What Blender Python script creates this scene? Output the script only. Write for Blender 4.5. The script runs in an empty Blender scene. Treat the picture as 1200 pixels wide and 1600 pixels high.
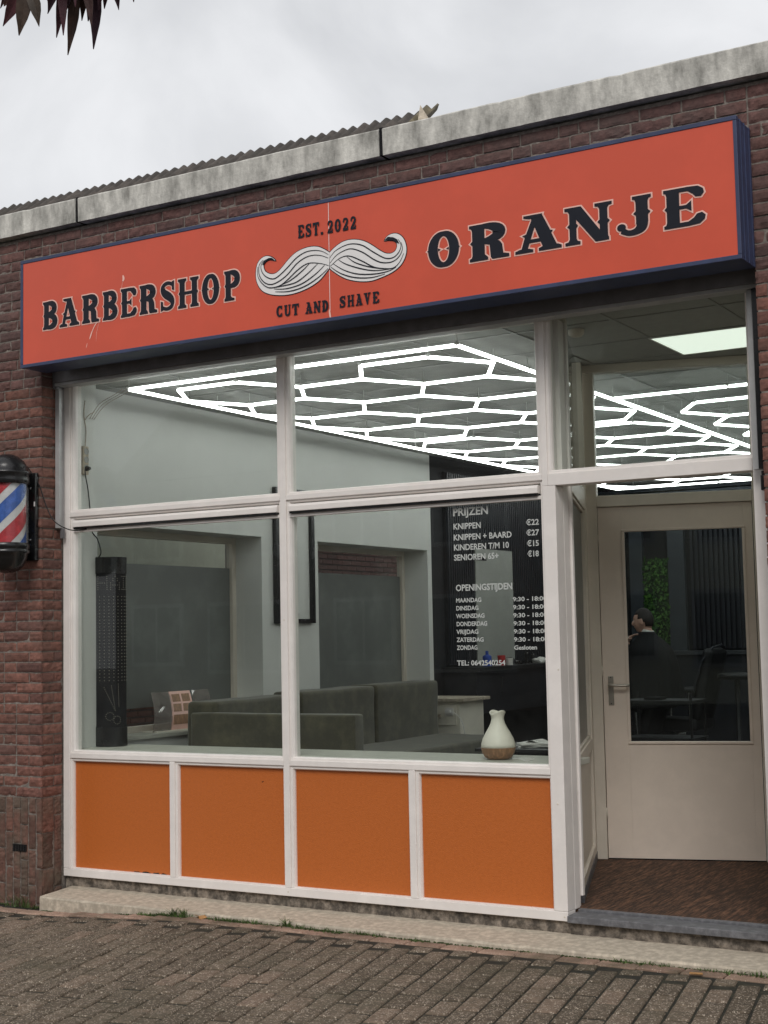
import bpy, bmesh, math, random
import numpy as np
from mathutils import Vector, Matrix, noise
R = math.radians
rnd = random.Random(7)
scene = bpy.context.scene
COL = scene.collection

# ------------------------------------------------------------------ materials
def _mat(name):
    m = bpy.data.materials.new(name); m.use_nodes = True
    nt = m.node_tree
    return m, nt, nt.nodes, nt.links, nt.nodes['Principled BSDF']

def ramp(N, stops, interp='LINEAR'):
    r = N.new('ShaderNodeValToRGB'); r.color_ramp.interpolation = interp
    e = r.color_ramp.elements
    while len(e) < len(stops): e.new(0.5)
    for i, (p, c) in enumerate(stops):
        e[i].position = p; e[i].color = (*c, 1) if len(c) == 3 else c
    return r

def plain(name, col, rough=0.5, metal=0.0, var=0.12, scale=6.0, bump=0.0, bscale=60.0, spec=0.5, dirt=None, detail=6, stretch=None, coat=0):
    """base colour with large soft variation, optional dirt tint and bump"""
    m, nt, N, L, b = _mat(name)
    tc = N.new('ShaderNodeTexCoord')
    src = tc.outputs['Object']
    if stretch:
        mp = N.new('ShaderNodeMapping'); mp.inputs['Scale'].default_value = stretch
        L.new(src, mp.inputs['Vector']); src = mp.outputs['Vector']
    nz = N.new('ShaderNodeTexNoise'); nz.inputs['Scale'].default_value = scale; nz.inputs['Detail'].default_value = detail
    nz.inputs['Roughness'].default_value = 0.65
    L.new(src, nz.inputs['Vector'])
    lo = tuple(max(0, c * (1 - var)) for c in col); hi = tuple(min(1, c * (1 + var)) for c in col)
    rp = ramp(N, [(0.3, lo if dirt is None else dirt), (0.45, lo), (0.7, hi)])
    L.new(nz.outputs['Fac'], rp.inputs['Fac']); L.new(rp.outputs['Color'], b.inputs['Base Color'])
    b.inputs['Roughness'].default_value = rough; b.inputs['Metallic'].default_value = metal
    b.inputs['Specular IOR Level'].default_value = spec
    if coat: b.inputs['Coat Weight'].default_value = coat
    mr = N.new('ShaderNodeMapRange'); mr.inputs['To Min'].default_value = max(0, rough - .1); mr.inputs['To Max'].default_value = min(1, rough + .12)
    L.new(nz.outputs['Fac'], mr.inputs['Value']); L.new(mr.outputs['Result'], b.inputs['Roughness'])
    if bump:
        n2 = N.new('ShaderNodeTexNoise'); n2.inputs['Scale'].default_value = bscale; n2.inputs['Detail'].default_value = 5
        L.new(tc.outputs['Object'], n2.inputs['Vector'])
        bp = N.new('ShaderNodeBump'); bp.inputs['Strength'].default_value = bump; bp.inputs['Distance'].default_value = 0.004
        L.new(n2.outputs['Fac'], bp.inputs['Height']); L.new(bp.outputs['Normal'], b.inputs['Normal'])
    return m

def island(name, stops, rough=0.85, bump=0.6, bscale=70, speck=None, grime=None, gscale=3.0, gthr=(0.45, 0.7)):
    """every separate piece (brick, paver) takes its own colour from the ramp"""
    m, nt, N, L, b = _mat(name)
    tc = N.new('ShaderNodeTexCoord'); ge = N.new('ShaderNodeNewGeometry')
    rp = ramp(N, stops); L.new(ge.outputs['Random Per Island'], rp.inputs['Fac'])
    col = rp.outputs['Color']
    def mix(a, bcol, fac, typ='MIX'):
        x = N.new('ShaderNodeMix'); x.data_type = 'RGBA'; x.blend_type = typ
        if isinstance(fac, float): x.inputs[0].default_value = fac
        else: L.new(fac, x.inputs[0])
        L.new(a, x.inputs[6])
        if isinstance(bcol, tuple): x.inputs[7].default_value = (*bcol, 1)
        else: L.new(bcol, x.inputs[7])
        return x.outputs[2]
    n1 = N.new('ShaderNodeTexNoise'); n1.inputs['Scale'].default_value = 28; n1.inputs['Detail'].default_value = 8; n1.inputs['Roughness'].default_value = .7
    L.new(tc.outputs['Object'], n1.inputs['Vector'])
    r1 = ramp(N, [(0.25, (.42, .42, .42)), (0.75, (1.45, 1.4, 1.35))]); L.new(n1.outputs['Fac'], r1.inputs['Fac'])
    col = mix(col, r1.outputs['Color'], 1.0, 'MULTIPLY')
    if speck:
        v = N.new('ShaderNodeTexVoronoi'); v.inputs['Scale'].default_value = speck[1]
        L.new(tc.outputs['Object'], v.inputs['Vector'])
        n3 = N.new('ShaderNodeTexNoise'); n3.inputs['Scale'].default_value = speck[1] * .6; n3.inputs['Detail'].default_value = 3
        L.new(tc.outputs['Object'], n3.inputs['Vector'])
        ma = N.new('ShaderNodeMath'); ma.operation = 'MULTIPLY_ADD'; ma.inputs[1].default_value = 1.0; 
        r2 = ramp(N, [(0.0, (1, 1, 1)), (speck[2], (0, 0, 0))]); L.new(v.outputs['Distance'], r2.inputs['Fac'])
        r3 = ramp(N, [(0.45, (0, 0, 0)), (0.52, (1, 1, 1))]); L.new(n3.outputs['Fac'], r3.inputs['Fac'])
        mm = N.new('ShaderNodeMath'); mm.operation = 'MULTIPLY'; L.new(r2.outputs['Color'], mm.inputs[0]); L.new(r3.outputs['Color'], mm.inputs[1])
        col = mix(col, speck[0], mm.outputs[0])
    if grime:
        n2 = N.new('ShaderNodeTexNoise'); n2.inputs['Scale'].default_value = gscale; n2.inputs['Detail'].default_value = 9; n2.inputs['Roughness'].default_value = .7
        L.new(tc.outputs['Object'], n2.inputs['Vector'])
        r4 = ramp(N, [(gthr[0], (0, 0, 0)), (gthr[1], (.85, .85, .85))]); L.new(n2.outputs['Fac'], r4.inputs['Fac'])
        col = mix(col, grime, r4.outputs['Color'])
    L.new(col, b.inputs['Base Color']); b.inputs['Roughness'].default_value = rough; b.inputs['Specular IOR Level'].default_value = .25
    n4 = N.new('ShaderNodeTexNoise'); n4.inputs['Scale'].default_value = bscale; n4.inputs['Detail'].default_value = 7; n4.inputs['Roughness'].default_value = .7
    L.new(tc.outputs['Object'], n4.inputs['Vector'])
    bp = N.new('ShaderNodeBump'); bp.inputs['Strength'].default_value = bump; bp.inputs['Distance'].default_value = 0.004
    L.new(n4.outputs['Fac'], bp.inputs['Height']); L.new(bp.outputs['Normal'], b.inputs['Normal'])
    return m

def emit(name, col, strength):
    m, nt, N, L, b = _mat(name)
    b.inputs['Base Color'].default_value = (*col, 1)
    b.inputs['Emission Color'].default_value = (*col, 1); b.inputs['Emission Strength'].default_value = strength
    return m

def glass(name, tint, gloss=1.0, rough=0.0, film=None):
    m, nt, N, L, b = _mat(name)
    N.remove(b); out = N['Material Output']
    tr = N.new('ShaderNodeBsdfTransparent'); tr.inputs['Color'].default_value = (*tint, 1)
    gl = N.new('ShaderNodeBsdfGlossy'); gl.inputs['Roughness'].default_value = rough
    lw = N.new('ShaderNodeLayerWeight'); lw.inputs['Blend'].default_value = .5
    p = N.new('ShaderNodeMath'); p.operation = 'POWER'; p.inputs[1].default_value = 4.5; L.new(lw.outputs['Facing'], p.inputs[0])
    q = N.new('ShaderNodeMath'); q.operation = 'MULTIPLY_ADD'; q.inputs[1].default_value = .95; q.inputs[2].default_value = .045 * gloss; L.new(p.outputs[0], q.inputs[0])
    q.use_clamp = True
    mx = N.new('ShaderNodeMixShader'); L.new(q.outputs[0], mx.inputs[0]); L.new(tr.outputs[0], mx.inputs[1]); L.new(gl.outputs[0], mx.inputs[2])
    last = mx.outputs[0]
    if film:
        df = N.new('ShaderNodeBsdfDiffuse'); df.inputs['Color'].default_value = (*film[0], 1)
        tc = N.new('ShaderNodeTexCoord'); nz = N.new('ShaderNodeTexNoise'); nz.inputs['Scale'].default_value = 9; nz.inputs['Detail'].default_value = 8; nz.inputs['Roughness'].default_value = .75
        L.new(tc.outputs['Object'], nz.inputs['Vector'])
        rp = ramp(N, [(.35, (film[1] * .4,) * 3), (.75, (film[1] * 1.8,) * 3)]); L.new(nz.outputs['Fac'], rp.inputs['Fac'])
        m2 = N.new('ShaderNodeMixShader'); L.new(rp.outputs['Color'], m2.inputs[0]); L.new(last, m2.inputs[1]); L.new(df.outputs[0], m2.inputs[2])
        last = m2.outputs[0]
    L.new(last, out.inputs['Surface'])
    return m

M = {}
M['white'] = plain('white_paint', (.80, .755, .72), .42, var=.05, scale=5, bump=.12, bscale=40, dirt=(.79, .74, .70))
M['cream'] = plain('cream_paint', (.68, .62, .535), .42, var=.05, scale=4, bump=.12, bscale=50)
M['doorpaint'] = plain('door_paint', (.78, .68, .59), .4, var=.05, scale=3, bump=.1, bscale=30)
M['orange'] = plain('orange_panel', (.50, .128, .020), .5, var=.04, scale=60, bump=.5, bscale=200, dirt=(.45, .11, .018))
M['bronze'] = plain('dark_shutter', (.19, .185, .195), .4, var=.15, scale=8, metal=.2)
M['greymetal'] = plain('grey_rail', (.42, .42, .42), .4, var=.1, scale=9, metal=.1)
M['black'] = plain('black_plastic', (.012, .012, .013), .25, var=.2)
M['blackmatt'] = plain('black_matt', (.012, .012, .014), .8, var=.25, spec=.15)
M['navy'] = plain('navy_frame', (.036, .050, .115), .45, var=.18, scale=7, stretch=(1, 1, 1))
M['signred'] = plain('sign_panel', (.625, .086, .042), .33, var=.05, scale=2.0, dirt=(.60, .082, .038), detail=8)
M['signblack'] = plain('sign_black', (.010, .012, .020), .5, var=.1, spec=.25)
M['signwhite'] = plain('sign_white', (.80, .78, .77), .4, var=.03)
M['signpink'] = plain('sign_outline', (.85, .52, .44), .4, var=.05)
M['coping'] = plain('coping_concrete', (.56, .545, .50), .9, var=.30, scale=11, bump=.9, bscale=45, dirt=(.19, .185, .165), detail=12, stretch=(1, 1, .38))
M['kerb'] = plain('kerb_concrete', (.50, .435, .345), .9, var=.22, scale=26, bump=.7, bscale=60, dirt=(.36, .31, .245), detail=12)
M['basewall'] = plain('rough_mortar', (.22, .185, .15), .95, var=.55, scale=22, bump=1.0, bscale=35, dirt=(.035, .03, .025), detail=10)
M['bluestone'] = plain('bluestone', (.15, .15, .16), .55, var=.3, scale=25, bump=.3, detail=9)
M['mortar'] = plain('mortar', (.22, .19, .165), .95, var=.3, scale=40, bump=.8, bscale=120, detail=9)
M['brick'] = island('red_brick', [(0, (.13, .064, .052)), (.3, (.175, .084, .066)), (.55, (.215, .104, .082)), (.8, (.17, .082, .067)), (1, (.12, .064, .056))],
                    grime=(.13, .085, .07), gscale=2.2, gthr=(.48, .78), bump=.8, bscale=60)
M['brickdark'] = island('purple_brick', [(0, (.115, .062, .056)), (.5, (.155, .084, .076)), (.8, (.135, .072, .067)), (1, (.095, .056, .053))],
                    grime=(.10, .072, .066), gscale=2.2, gthr=(.45, .7), bump=.9, bscale=55)
M['plinth'] = island('plinth_brick', [(0, (.10, .056, .045)), (.5, (.14, .075, .06)), (1, (.18, .088, .068))], grime=(.12, .098, .075), gscale=4, gthr=(.4, .62), bump=.9)
M['paver'] = island('grey_paver', [(0, (.095, .076, .056)), (.5, (.125, .10, .075)), (.85, (.15, .12, .09)), (1, (.19, .142, .108))], speck=((.62, .53, .43), 105, .50),
                    grime=(.075, .068, .045), gscale=1.6, gthr=(.5, .75), bump=.9, bscale=110)
M['paverpink'] = island('pink_paver', [(0, (.30, .20, .155)), (1, (.38, .265, .205))], speck=((.62, .50, .41), 95, .42), grime=(.08, .07, .045), gscale=3.5, gthr=(.45, .65), bump=.9, bscale=110)
M['joint'] = plain('mossy_joint', (.026, .024, .014), .95, var=.5, scale=12, bump=.8, dirt=(.018, .015, .010))
M['asphalt'] = plain('street_surface', (.10, .088, .075), .9, var=.3, scale=20, bump=.6)
M['grass'] = plain('weed_green', (.07, .12, .025), .7, var=.45, scale=30)
M['moss'] = plain('moss', (.045, .065, .016), .9, var=.4, scale=30, bump=.8)
M['dryleaf'] = plain('dry_leaf', (.42, .22, .08), .7, var=.25, scale=40)
M['leaf'] = island('purple_leaf', [(0, (.03, .012, .022)), (.5, (.075, .022, .032)), (1, (.05, .035, .02))], rough=.5, bump=.2)
M['bark'] = plain('bark', (.07, .05, .04), .9, var=.3, scale=20, bump=.8)
M['rooftile'] = plain('roof_sheet', (.085, .072, .062), .9, var=.45, scale=6, bump=.7, dirt=(.05, .045, .035), detail=10)
M['lichen'] = plain('lichen_sheet', (.20, .17, .11), .9, var=.45, scale=9, bump=.7, dirt=(.10, .08, .04), detail=9)
M['glass'] = glass('window_glass', (.91, .93, .918), .52, film=((.55, .57, .56), .006))
M['glassdark'] = glass('door_glass', (.78, .82, .82), .45, film=((.5, .5, .5), .002))
M['glassclear'] = glass('clear_glass', (.93, .95, .95), .5, rough=.12)
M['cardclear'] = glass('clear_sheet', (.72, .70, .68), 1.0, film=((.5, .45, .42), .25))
M['frost'] = plain('frosted_film', (.155, .165, .155), .35, var=.12, scale=3)
M['panelpale'] = plain('pale_board', (.36, .37, .34), .6, var=.05)
M['inwall'] = plain('mint_wall', (.66, .665, .635), .7, var=.03, scale=2, bump=.15, bscale=60)
M['ceil'] = plain('ceiling_tile', (.42, .42, .40), .9, var=.06, scale=18, bump=.3, bscale=140)
M['tbar'] = plain('ceiling_bar', (.36, .36, .345), .5, var=.05)
M['tube'] = emit('lit_tube', (.97, 1, .985), 6.6)
M['tubeback'] = plain('tube_back', (.5, .5, .5), .5)
M['panel'] = emit('lit_panel', (.86, .94, .83), 1.02)
M['joint_clip'] = plain('tube_clip', (.75, .76, .74), .4)
M['slat'] = plain('black_slat', (.016, .018, .024), .45, var=.2)
M['slatgap'] = plain('slat_felt', (.007, .007, .009), .8, var=.2)
M['velvet'] = plain('green_velvet', (.078, .072, .042), .85, var=.35, scale=7, bump=.3, bscale=180, detail=9)
M['velvet'].node_tree.nodes['Principled BSDF'].inputs['Sheen Weight'].default_value = .35
M['ledge'] = plain('window_ledge', (.46, .46, .40), .5, var=.08, scale=6)
M['ceramic'] = plain('white_ceramic', (.80, .76, .66), .45, var=.04)
M['wood'] = plain('light_wood', (.36, .19, .10), .5, var=.3, scale=12, stretch=(6, 6, .6))
M['mat'] = plain('brown_mat', (.125, .062, .034), .9, var=.7, scale=10, bump=.7, bscale=90, dirt=(.045, .024, .014), detail=11, stretch=(9, .8, 1))
M['floor'] = plain('dark_floor', (.06, .055, .05), .35, var=.3, scale=6)
M['mirror'] = plain('mirror', (.75, .8, .78), .03, metal=1.0, var=.01)
M['steel'] = plain('brushed_steel', (.45, .42, .37), .32, metal=.9, var=.08)
M['chrome'] = plain('chrome', (.6, .6, .6), .15, metal=1.0, var=.05)
M['leather'] = plain('black_leather', (.010, .010, .011), .5, var=.25, bump=.3)
M['skin'] = plain('skin', (.60, .36, .27), .55, var=.08, scale=12)
M['hair'] = plain('dark_hair', (.022, .014, .010), .6, var=.35, scale=60, bump=.6)
M['cape'] = plain('black_cape', (.009, .009, .010), .75, spec=.2, var=.2, scale=8, bump=.3, bscale=15)
M['cloth'] = plain('dark_cloth', (.03, .03, .035), .8, var=.2)
M['paper'] = plain('white_paper', (.75, .74, .70), .7, var=.05)
M['plantgreen'] = island('plant_leaves', [(0, (.02, .07, .012)), (.5, (.05, .15, .025)), (1, (.12, .28, .05))], rough=.5, bump=.1)
M['poleblue'] = plain('pole_blue', (.045, .12, .42), .4, var=.25, scale=18)
M['polered'] = plain('pole_red', (.50, .035, .045), .4, var=.25, scale=18)
M['polewhite'] = plain('pole_white', (.62, .60, .59), .4, var=.12, scale=18)
M['vinyl'] = plain('white_vinyl', (.50, .52, .50), .5, var=.05)
M['housebrick'] = plain('house_brick', (.17, .12, .10), .9, var=.3, scale=5)
M['creamwall'] = plain('cream_render', (.62, .62, .50), .8, var=.06)
M['red'] = plain('red_plastic', (.5, .03, .03), .4); M['blue'] = plain('blue_plastic', (.03, .08, .4), .4)
M['dot'] = plain('led_dot', (.30, .28, .22), .4)

# ------------------------------------------------------------------ mesh builder
class MB:
    def __init__(s): s.v = []; s.f = []
    def add(s, vs, fs):
        o = len(s.v); s.v += [tuple(v) for v in vs]; s.f += [tuple(i + o for i in f) for f in fs]; return s
    def box(s, x0, x1, y0, y1, z0, z1, T=None):
        vs = [Vector((x, y, z)) for z in (z0, z1) for y in (y0, y1) for x in (x0, x1)]
        if T is not None: vs = [T @ v for v in vs]
        return s.add(vs, [(0, 2, 3, 1), (4, 5, 7, 6), (0, 1, 5, 4), (2, 6, 7, 3), (0, 4, 6, 2), (1, 3, 7, 5)])
    def prism(s, pts, lo, hi, T):
        """2-D polygon extruded from lo to hi along the third axis of T"""
        n = len(pts)
        vs = [T @ Vector((p[0], p[1], lo)) for p in pts] + [T @ Vector((p[0], p[1], hi)) for p in pts]
        fs = [tuple(range(n))[::-1], tuple(range(n, 2 * n))] + [(i, (i + 1) % n, n + (i + 1) % n, n + i) for i in range(n)]
        return s.add(vs, fs)
    def flat(s, pts, T, h=0.0):
        return s.add([T @ Vector((p[0], p[1], h)) for p in pts], [tuple(range(len(pts)))])
    def tube(s, path, r, n=8, closed=False, cap=True):
        path = [Vector(p) for p in path]; rr = r if isinstance(r, (list, tuple)) else [r] * len(path)
        o = len(s.v); up = None
        for i, p in enumerate(path):
            a = path[max(0, i - 1)]; b = path[min(len(path) - 1, i + 1)]
            t = (b - a).normalized()
            if up is None:
                up = Vector((0, 0, 1)) if abs(t.z) < .9 else Vector((1, 0, 0))
            x = t.cross(up).normalized(); y = x.cross(t).normalized(); up = y
            for k in range(n):
                an = 2 * math.pi * k / n
                s.v.append(tuple(p + (x * math.cos(an) + y * math.sin(an)) * rr[i]))
        for i in range(len(path) - 1):
            for k in range(n):
                a = o + i * n + k; b = o + i * n + (k + 1) % n
                s.f.append((a, b, b + n, a + n))
        if cap:
            s.f.append(tuple(range(o, o + n))[::-1]); s.f.append(tuple(range(o + (len(path) - 1) * n, o + len(path) * n)))
        return s
    def lathe(s, prof, c, n=32, a0=0, a1=2 * math.pi, T=None):
        """prof = [(radius, z)] turned about the vertical through c"""
        o = len(s.v); full = abs(a1 - a0 - 2 * math.pi) < 1e-6; m = n if full else n + 1
        for r, z in prof:
            for k in range(m):
                an = a0 + (a1 - a0) * k / n
                v = Vector((r * math.cos(an), r * math.sin(an), z))
                if T is not None: v = T @ v
                s.v.append(tuple(v + Vector(c)))
        for i in range(len(prof) - 1):
            for k in range(n if full else n):
                a = o + i * m + k; b = o + i * m + (k + 1) % m
                s.f.append((a, b, b + m, a + m))
        return s
    def sphere(s, c, rx, ry, rz, nu=20, nv=12, T=None, fn=None):
        o = len(s.v); c = Vector(c)
        for j in range(nv + 1):
            ph = math.pi * j / nv
            for i in range(nu):
                th = 2 * math.pi * i / nu
                v = Vector((math.sin(ph) * math.cos(th) * rx, math.sin(ph) * math.sin(th) * ry, math.cos(ph) * rz))
                if fn: v = fn(v)
                if T is not None: v = T @ v
                s.v.append(tuple(c + v))
        for j in range(nv):
            for i in range(nu):
                a = o + j * nu + i; b = o + j * nu + (i + 1) % nu
                s.f.append((a, a + nu, b + nu, b))
        return s
    def build(s, name, mat, parent=None, smooth=False, bevel=0.0, kind=None, label=None, seg=2):
        me = bpy.data.meshes.new(name); me.from_pydata(s.v, [], s.f); me.validate()
        if isinstance(mat, (list, tuple)):
            for m in mat: me.materials.append(m)
        else: me.materials.append(mat)
        me.update()
        bm = bmesh.new(); bm.from_mesh(me)
        bmesh.ops.recalc_face_normals(bm, faces=bm.faces)
        bm.to_mesh(me); bm.free()
        if smooth:
            for p in me.polygons: p.use_smooth = True
        o = bpy.data.objects.new(name, me); COL.objects.link(o)
        if parent is not None:
            o.parent = parent; o.matrix_parent_inverse = world_of(parent).inverted()
        if bevel:
            b = o.modifiers.new('Bevel', 'BEVEL'); b.width = bevel; b.segments = seg; b.limit_method = 'ANGLE'; b.angle_limit = R(40)
        if kind: o['kind'] = kind
        if label: o['label'] = label
        return o

_W = {}
def world_of(o):
    return _W.get(o.name, Matrix.Identity(4))
def thing(name, label, cat, loc=(0, 0, 0), group=None):
    o = bpy.data.objects.new(name, None); COL.objects.link(o); o.location = loc; o.empty_display_size = .2
    _W[o.name] = Matrix.Translation(Vector(loc))
    o['label'] = label; o['category'] = cat
    if group: o['group'] = group
    return o
def tag(o, label, cat, group=None):
    o['label'] = label; o['category'] = cat
    if group: o['group'] = group
    return o
def kids(o): return [c for c in COL.objects if c.parent == o]
def copy_tree(o, parent=None):
    c = o.copy(); COL.objects.link(c)
    if parent is not None: c.parent = parent
    for ch in kids(o): copy_tree(ch, c)
    return c
def smoothstep(a, b, x):
    t = min(1, max(0, (x - a) / (b - a))); return t * t * (3 - 2 * t)
def catmull(pts, n=6):
    P = [pts[0]] + list(pts) + [pts[-1]]; out = []
    for i in range(1, len(P) - 2):
        p0, p1, p2, p3 = P[i - 1:i + 3]
        for k in range(n):
            t = k / n
            out.append(tuple(.5 * (2 * b + (c - a) * t + (2 * a - 5 * b + 4 * c - d) * t * t + (3 * b - a - 3 * c + d) * t ** 3) for a, b, c, d in zip(p0, p1, p2, p3)))
    out.append(tuple(pts[-1])); return out

# ------------------------------------------------------------------ brickwork (every brick is real relief)
def frame_T(origin, xdir, ydir):
    x = Vector(xdir).normalized(); y = Vector(ydir).normalized(); z = x.cross(y)
    T = Matrix((x, y, z)).transposed().to_4x4(); T.translation = Vector(origin); return T
def brick(mb, T, x0, x1, y0, y1, out=0.0, depth=.014, rough=.0034, step=.013, seed=None):
    w = x1 - x0; h = y1 - y0
    nx = max(3, int(w / step)); ny = max(3, int(h / step)); nx = min(nx, 18); ny = min(ny, 18)
    sd = rnd.uniform(0, 500); tilt = rnd.uniform(-.0018, .0018); tx = rnd.uniform(-.0018, .0018); lift = rnd.uniform(-.0022, .0022)
    vs = []; fs = []
    fold = rnd.uniform(-.9, .9); fa = rnd.choice((0, 1, 1, 1.6)) * rough
    for j in range(ny + 1):
        for i in range(nx + 1):
            u = i / nx; v = j / ny
            x = x0 + w * u; y = y0 + h * v
            e = min(u * w, (1 - u) * w, v * h, (1 - v) * h)
            n = noise.noise(Vector((x * 22 + sd, y * 30, sd))) * rough * 1.2
            f = noise.noise(Vector((x * 17 + y * 30 * fold + sd * 2, y * 50, sd)))
            f = -max(0, .32 - abs(f)) * 2.6 * fa
            z = out + lift + n + f + tilt * (u - .5) * 2 + tx * (v - .5) * 2
            if e < .0015:
                z -= .0045
                jx = noise.noise(Vector((x * 60, y * 60, sd))) * .0022
                x += jx * (1 if u < .5 else -1); y += jx * (1 if v < .5 else -1)
            vs.append(T @ Vector((x, y, z)))
    W = nx + 1
    for j in range(ny):
        for i in range(nx):
            a = j * W + i; fs.append((a, a + 1, a + 1 + W, a + W))
    o = len(vs)
    ring = [i for i in range(W)] + [j * W + nx for j in range(1, ny + 1)] + [ny * W + i for i in range(nx - 1, -1, -1)] + [j * W for j in range(ny - 1, 0, -1)]
    Ti = T.inverted()
    for k in ring:
        p = Ti @ vs[k]; vs.append(T @ Vector((p.x, p.y, out - depth)))
    n = len(ring)
    for k in range(n):
        a, b = ring[k], ring[(k + 1) % n]; fs.append((b, a, o + k, o + (k + 1) % n))
    mb.add(vs, fs)
J = .0095
def courses(mb, T, x0, x1, y0, y1, course=.0661, hole=None, corner=None, out=0.0):
    """wild bond between x0 and x1; corner='R' keeps clean closers at the right end"""
    n = int(round((y1 - y0) / course)); ch = (y1 - y0) / n
    for r in range(n):
        ya = y0 + r * ch + J * .5; yb = ya + ch - J
        cuts = [x1]
        if corner == 'R': cuts.append(x1 - (.112 if r % 2 else .222))
        else: cuts.append(x1 - (.055, .16, .11, .2)[r % 4])
        while cuts[-1] > x0:
            s = .222 if rnd.random() < .62 else .112
            cuts.append(cuts[-1] - s)
        cuts[-1] = x0
        if len(cuts) > 2 and cuts[-2] - cuts[-1] < .045: cuts.pop(-2)
        for a, b in zip(cuts[1:], cuts[:-1]):
            aa, bb = a + J * .5, b - (J * .5 if b < x1 or corner != 'R' else 0)
            if bb - aa < .02: continue
            brick(mb, T, aa, bb, ya, yb, out=out)

GZ = lambda x: -.103 - .062 * (1 - smoothstep(-.1, 1.5, x))      # the paving dips towards the pier
XR, XE = 4.68, 7.2            # right pier
BF = -.20                     # brick face
b = thing('shop_building', 'low brick shop with dark brickwork, orange panelled front and grey concrete coping', 'building', (2.3, 0, -.1))
TF = frame_T((0, BF, 0), (1, 0, 0), (0, 0, 1))
mbr = MB(); mdk = MB(); mpl = MB(); mbr2 = MB(); mpl2 = MB(); mdl = MB()
courses(mbr, TF, -1.0, 0.0, .512, 3.155, corner='R')
courses(mdk, TF, -1.0, 0.0, 3.155, 4.147)
courses(mdk, TF, 0.0, XR, 3.9475, 4.147)
courses(mbr2, TF, XR + .0, 5.5, .512, 3.155)
courses(mdk, TF, XR + .0, 5.5, 3.155, 4.147)
# bricks behind the sign (unseen field kept coarse) and returns into the opening
TL = frame_T((0, BF + .003, 0), (0, 1, 0), (0, 0, 1))          # left return, faces +X
def ret(mb, y0, y1, w=.195):
    n = int(round((y1 - y0) / .0661)); ch = (y1 - y0) / n
    for r in range(n):
        ya = y0 + r * ch + J * .5; yb = ya + ch - J
        cuts = (0.0, .118, w) if r % 2 else (0.0, w)
        for a, c in zip(cuts[:-1], cuts[1:]): brick(mb, TL, a + .002, c - J * .6, ya, yb)
ret(mbr, .512, 3.155); ret(mdk, 3.155, 3.30)
# plinth of upright bricks
xs = 0.0; k = 0
while xs > -1.0:
    wb = .0661 if k else .05
    off = (0, .117, .05, .15)[k % 4]; z = .512
    first = True
    while z > -.30:
        hh = .222 if not first else .222 - off
        za = z - hh
        if hh > .04: brick(mpl, TF, xs - wb + J * .5, xs - (J * .5 if k else 0), za + J * .5, z - J * .5, rough=.003)
        z = za; first = False
    xs -= wb; k += 1
for (a, c) in ((0.004, .115), (.122, .19)):
    z = .512
    for hh in ((.225, .225, .3) if a < .1 else (.12, .225, .225, .2)):
        brick(mpl, TL, a, c - .004, z - hh + J * .5, z - J * .5, rough=.003); z -= hh
xs = XR
while xs < 5.5:
    for q, z in enumerate((.29, .06, -.17)): brick(mpl2, TF, xs + J * .5, xs + .0661 - J * .5, z, z + .212, rough=.003)
    xs += .0661
mbr2.build('brick_wall', M['brick'], b); mpl2.build('plinth', M['plinth'], b)
m1 = mbr.build('brick_wall', M['brick'], b); mdk.build('brick_wall', M['brickdark'], b, label='darker purple brickwork above the shop window'); mpl.build('plinth', M['plinth'], b, label='dark upright brick plinth')
# solid wall core and mortar
w = MB()
w.box(-1.0, -.0095, BF + .0085, .2, -.6, 4.16)
w.box(-.0095, XR + .0095, BF + .0085, .2, 3.30, 4.16)
w.box(XR + .0095, XE, BF + .0085, .2, -.6, 4.16)
w.box(-1.0, -.14, .201, .42, -.6, 3.3)
w.build('mortar_core', M['mortar'], b)
# coping stones
for x0, x1 in ((-1.95, .345), (.369, 2.616), (2.640, 4.893), (4.917, 7.2)):
    c = MB(); n = 40
    L_ = x1 - x0
    prof = [(-.252, 4.172), (-.256, 4.32), (-.250, 4.328), (.16, 4.345), (.16, 4.172)]
    vs = []
    for i in range(n + 1):
        x = x0 + L_ * i / n
        for j, (y, z) in enumerate(prof):
            q = noise.noise(Vector((x * 7, j * 3.3, z * 5))) * .0022 + noise.noise(Vector((x * 30, j * 9, 2))) * .0014
            if j in (1, 2) and noise.noise(Vector((x * 12, 5, 5))) > .38: q -= .004
            vs.append((x, y - q, z + q * .8))
    m = len(prof); fs = []
    for i in range(n):
        for j in range(m):
            a = i * m + j; bb = i * m + (j + 1) % m; fs.append((a, bb, bb + m, a + m))
    fs += [tuple(range(m)), tuple(range(n * m, n * m + m))[::-1]]
    c.add(vs, fs); c.build('coping_stone', M['coping'], b)
for x in (.357, 2.628, 4.905):
    sj = MB(); sj.box(x - .0115, x + .0115, -.2465, .15, 4.176, 4.335); sj.build('coping_joint', M['blackmatt'], b)
rf = MB(); rf.box(-.42, XE, .16, 10.0, 3.9, 4.02); rf.build('flat_roof', M['blackmatt'], b)
# air brick and crack in the plinth
av = MB(); av.box(-.245, -.128, BF - .004, BF + .012, .170, .215)
for i in range(5): av.box(-.237 + i * .022, -.227 + i * .022, BF - .007, BF - .003, .174, .211)
av.build('air_vent', M['black'], b)
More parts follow.
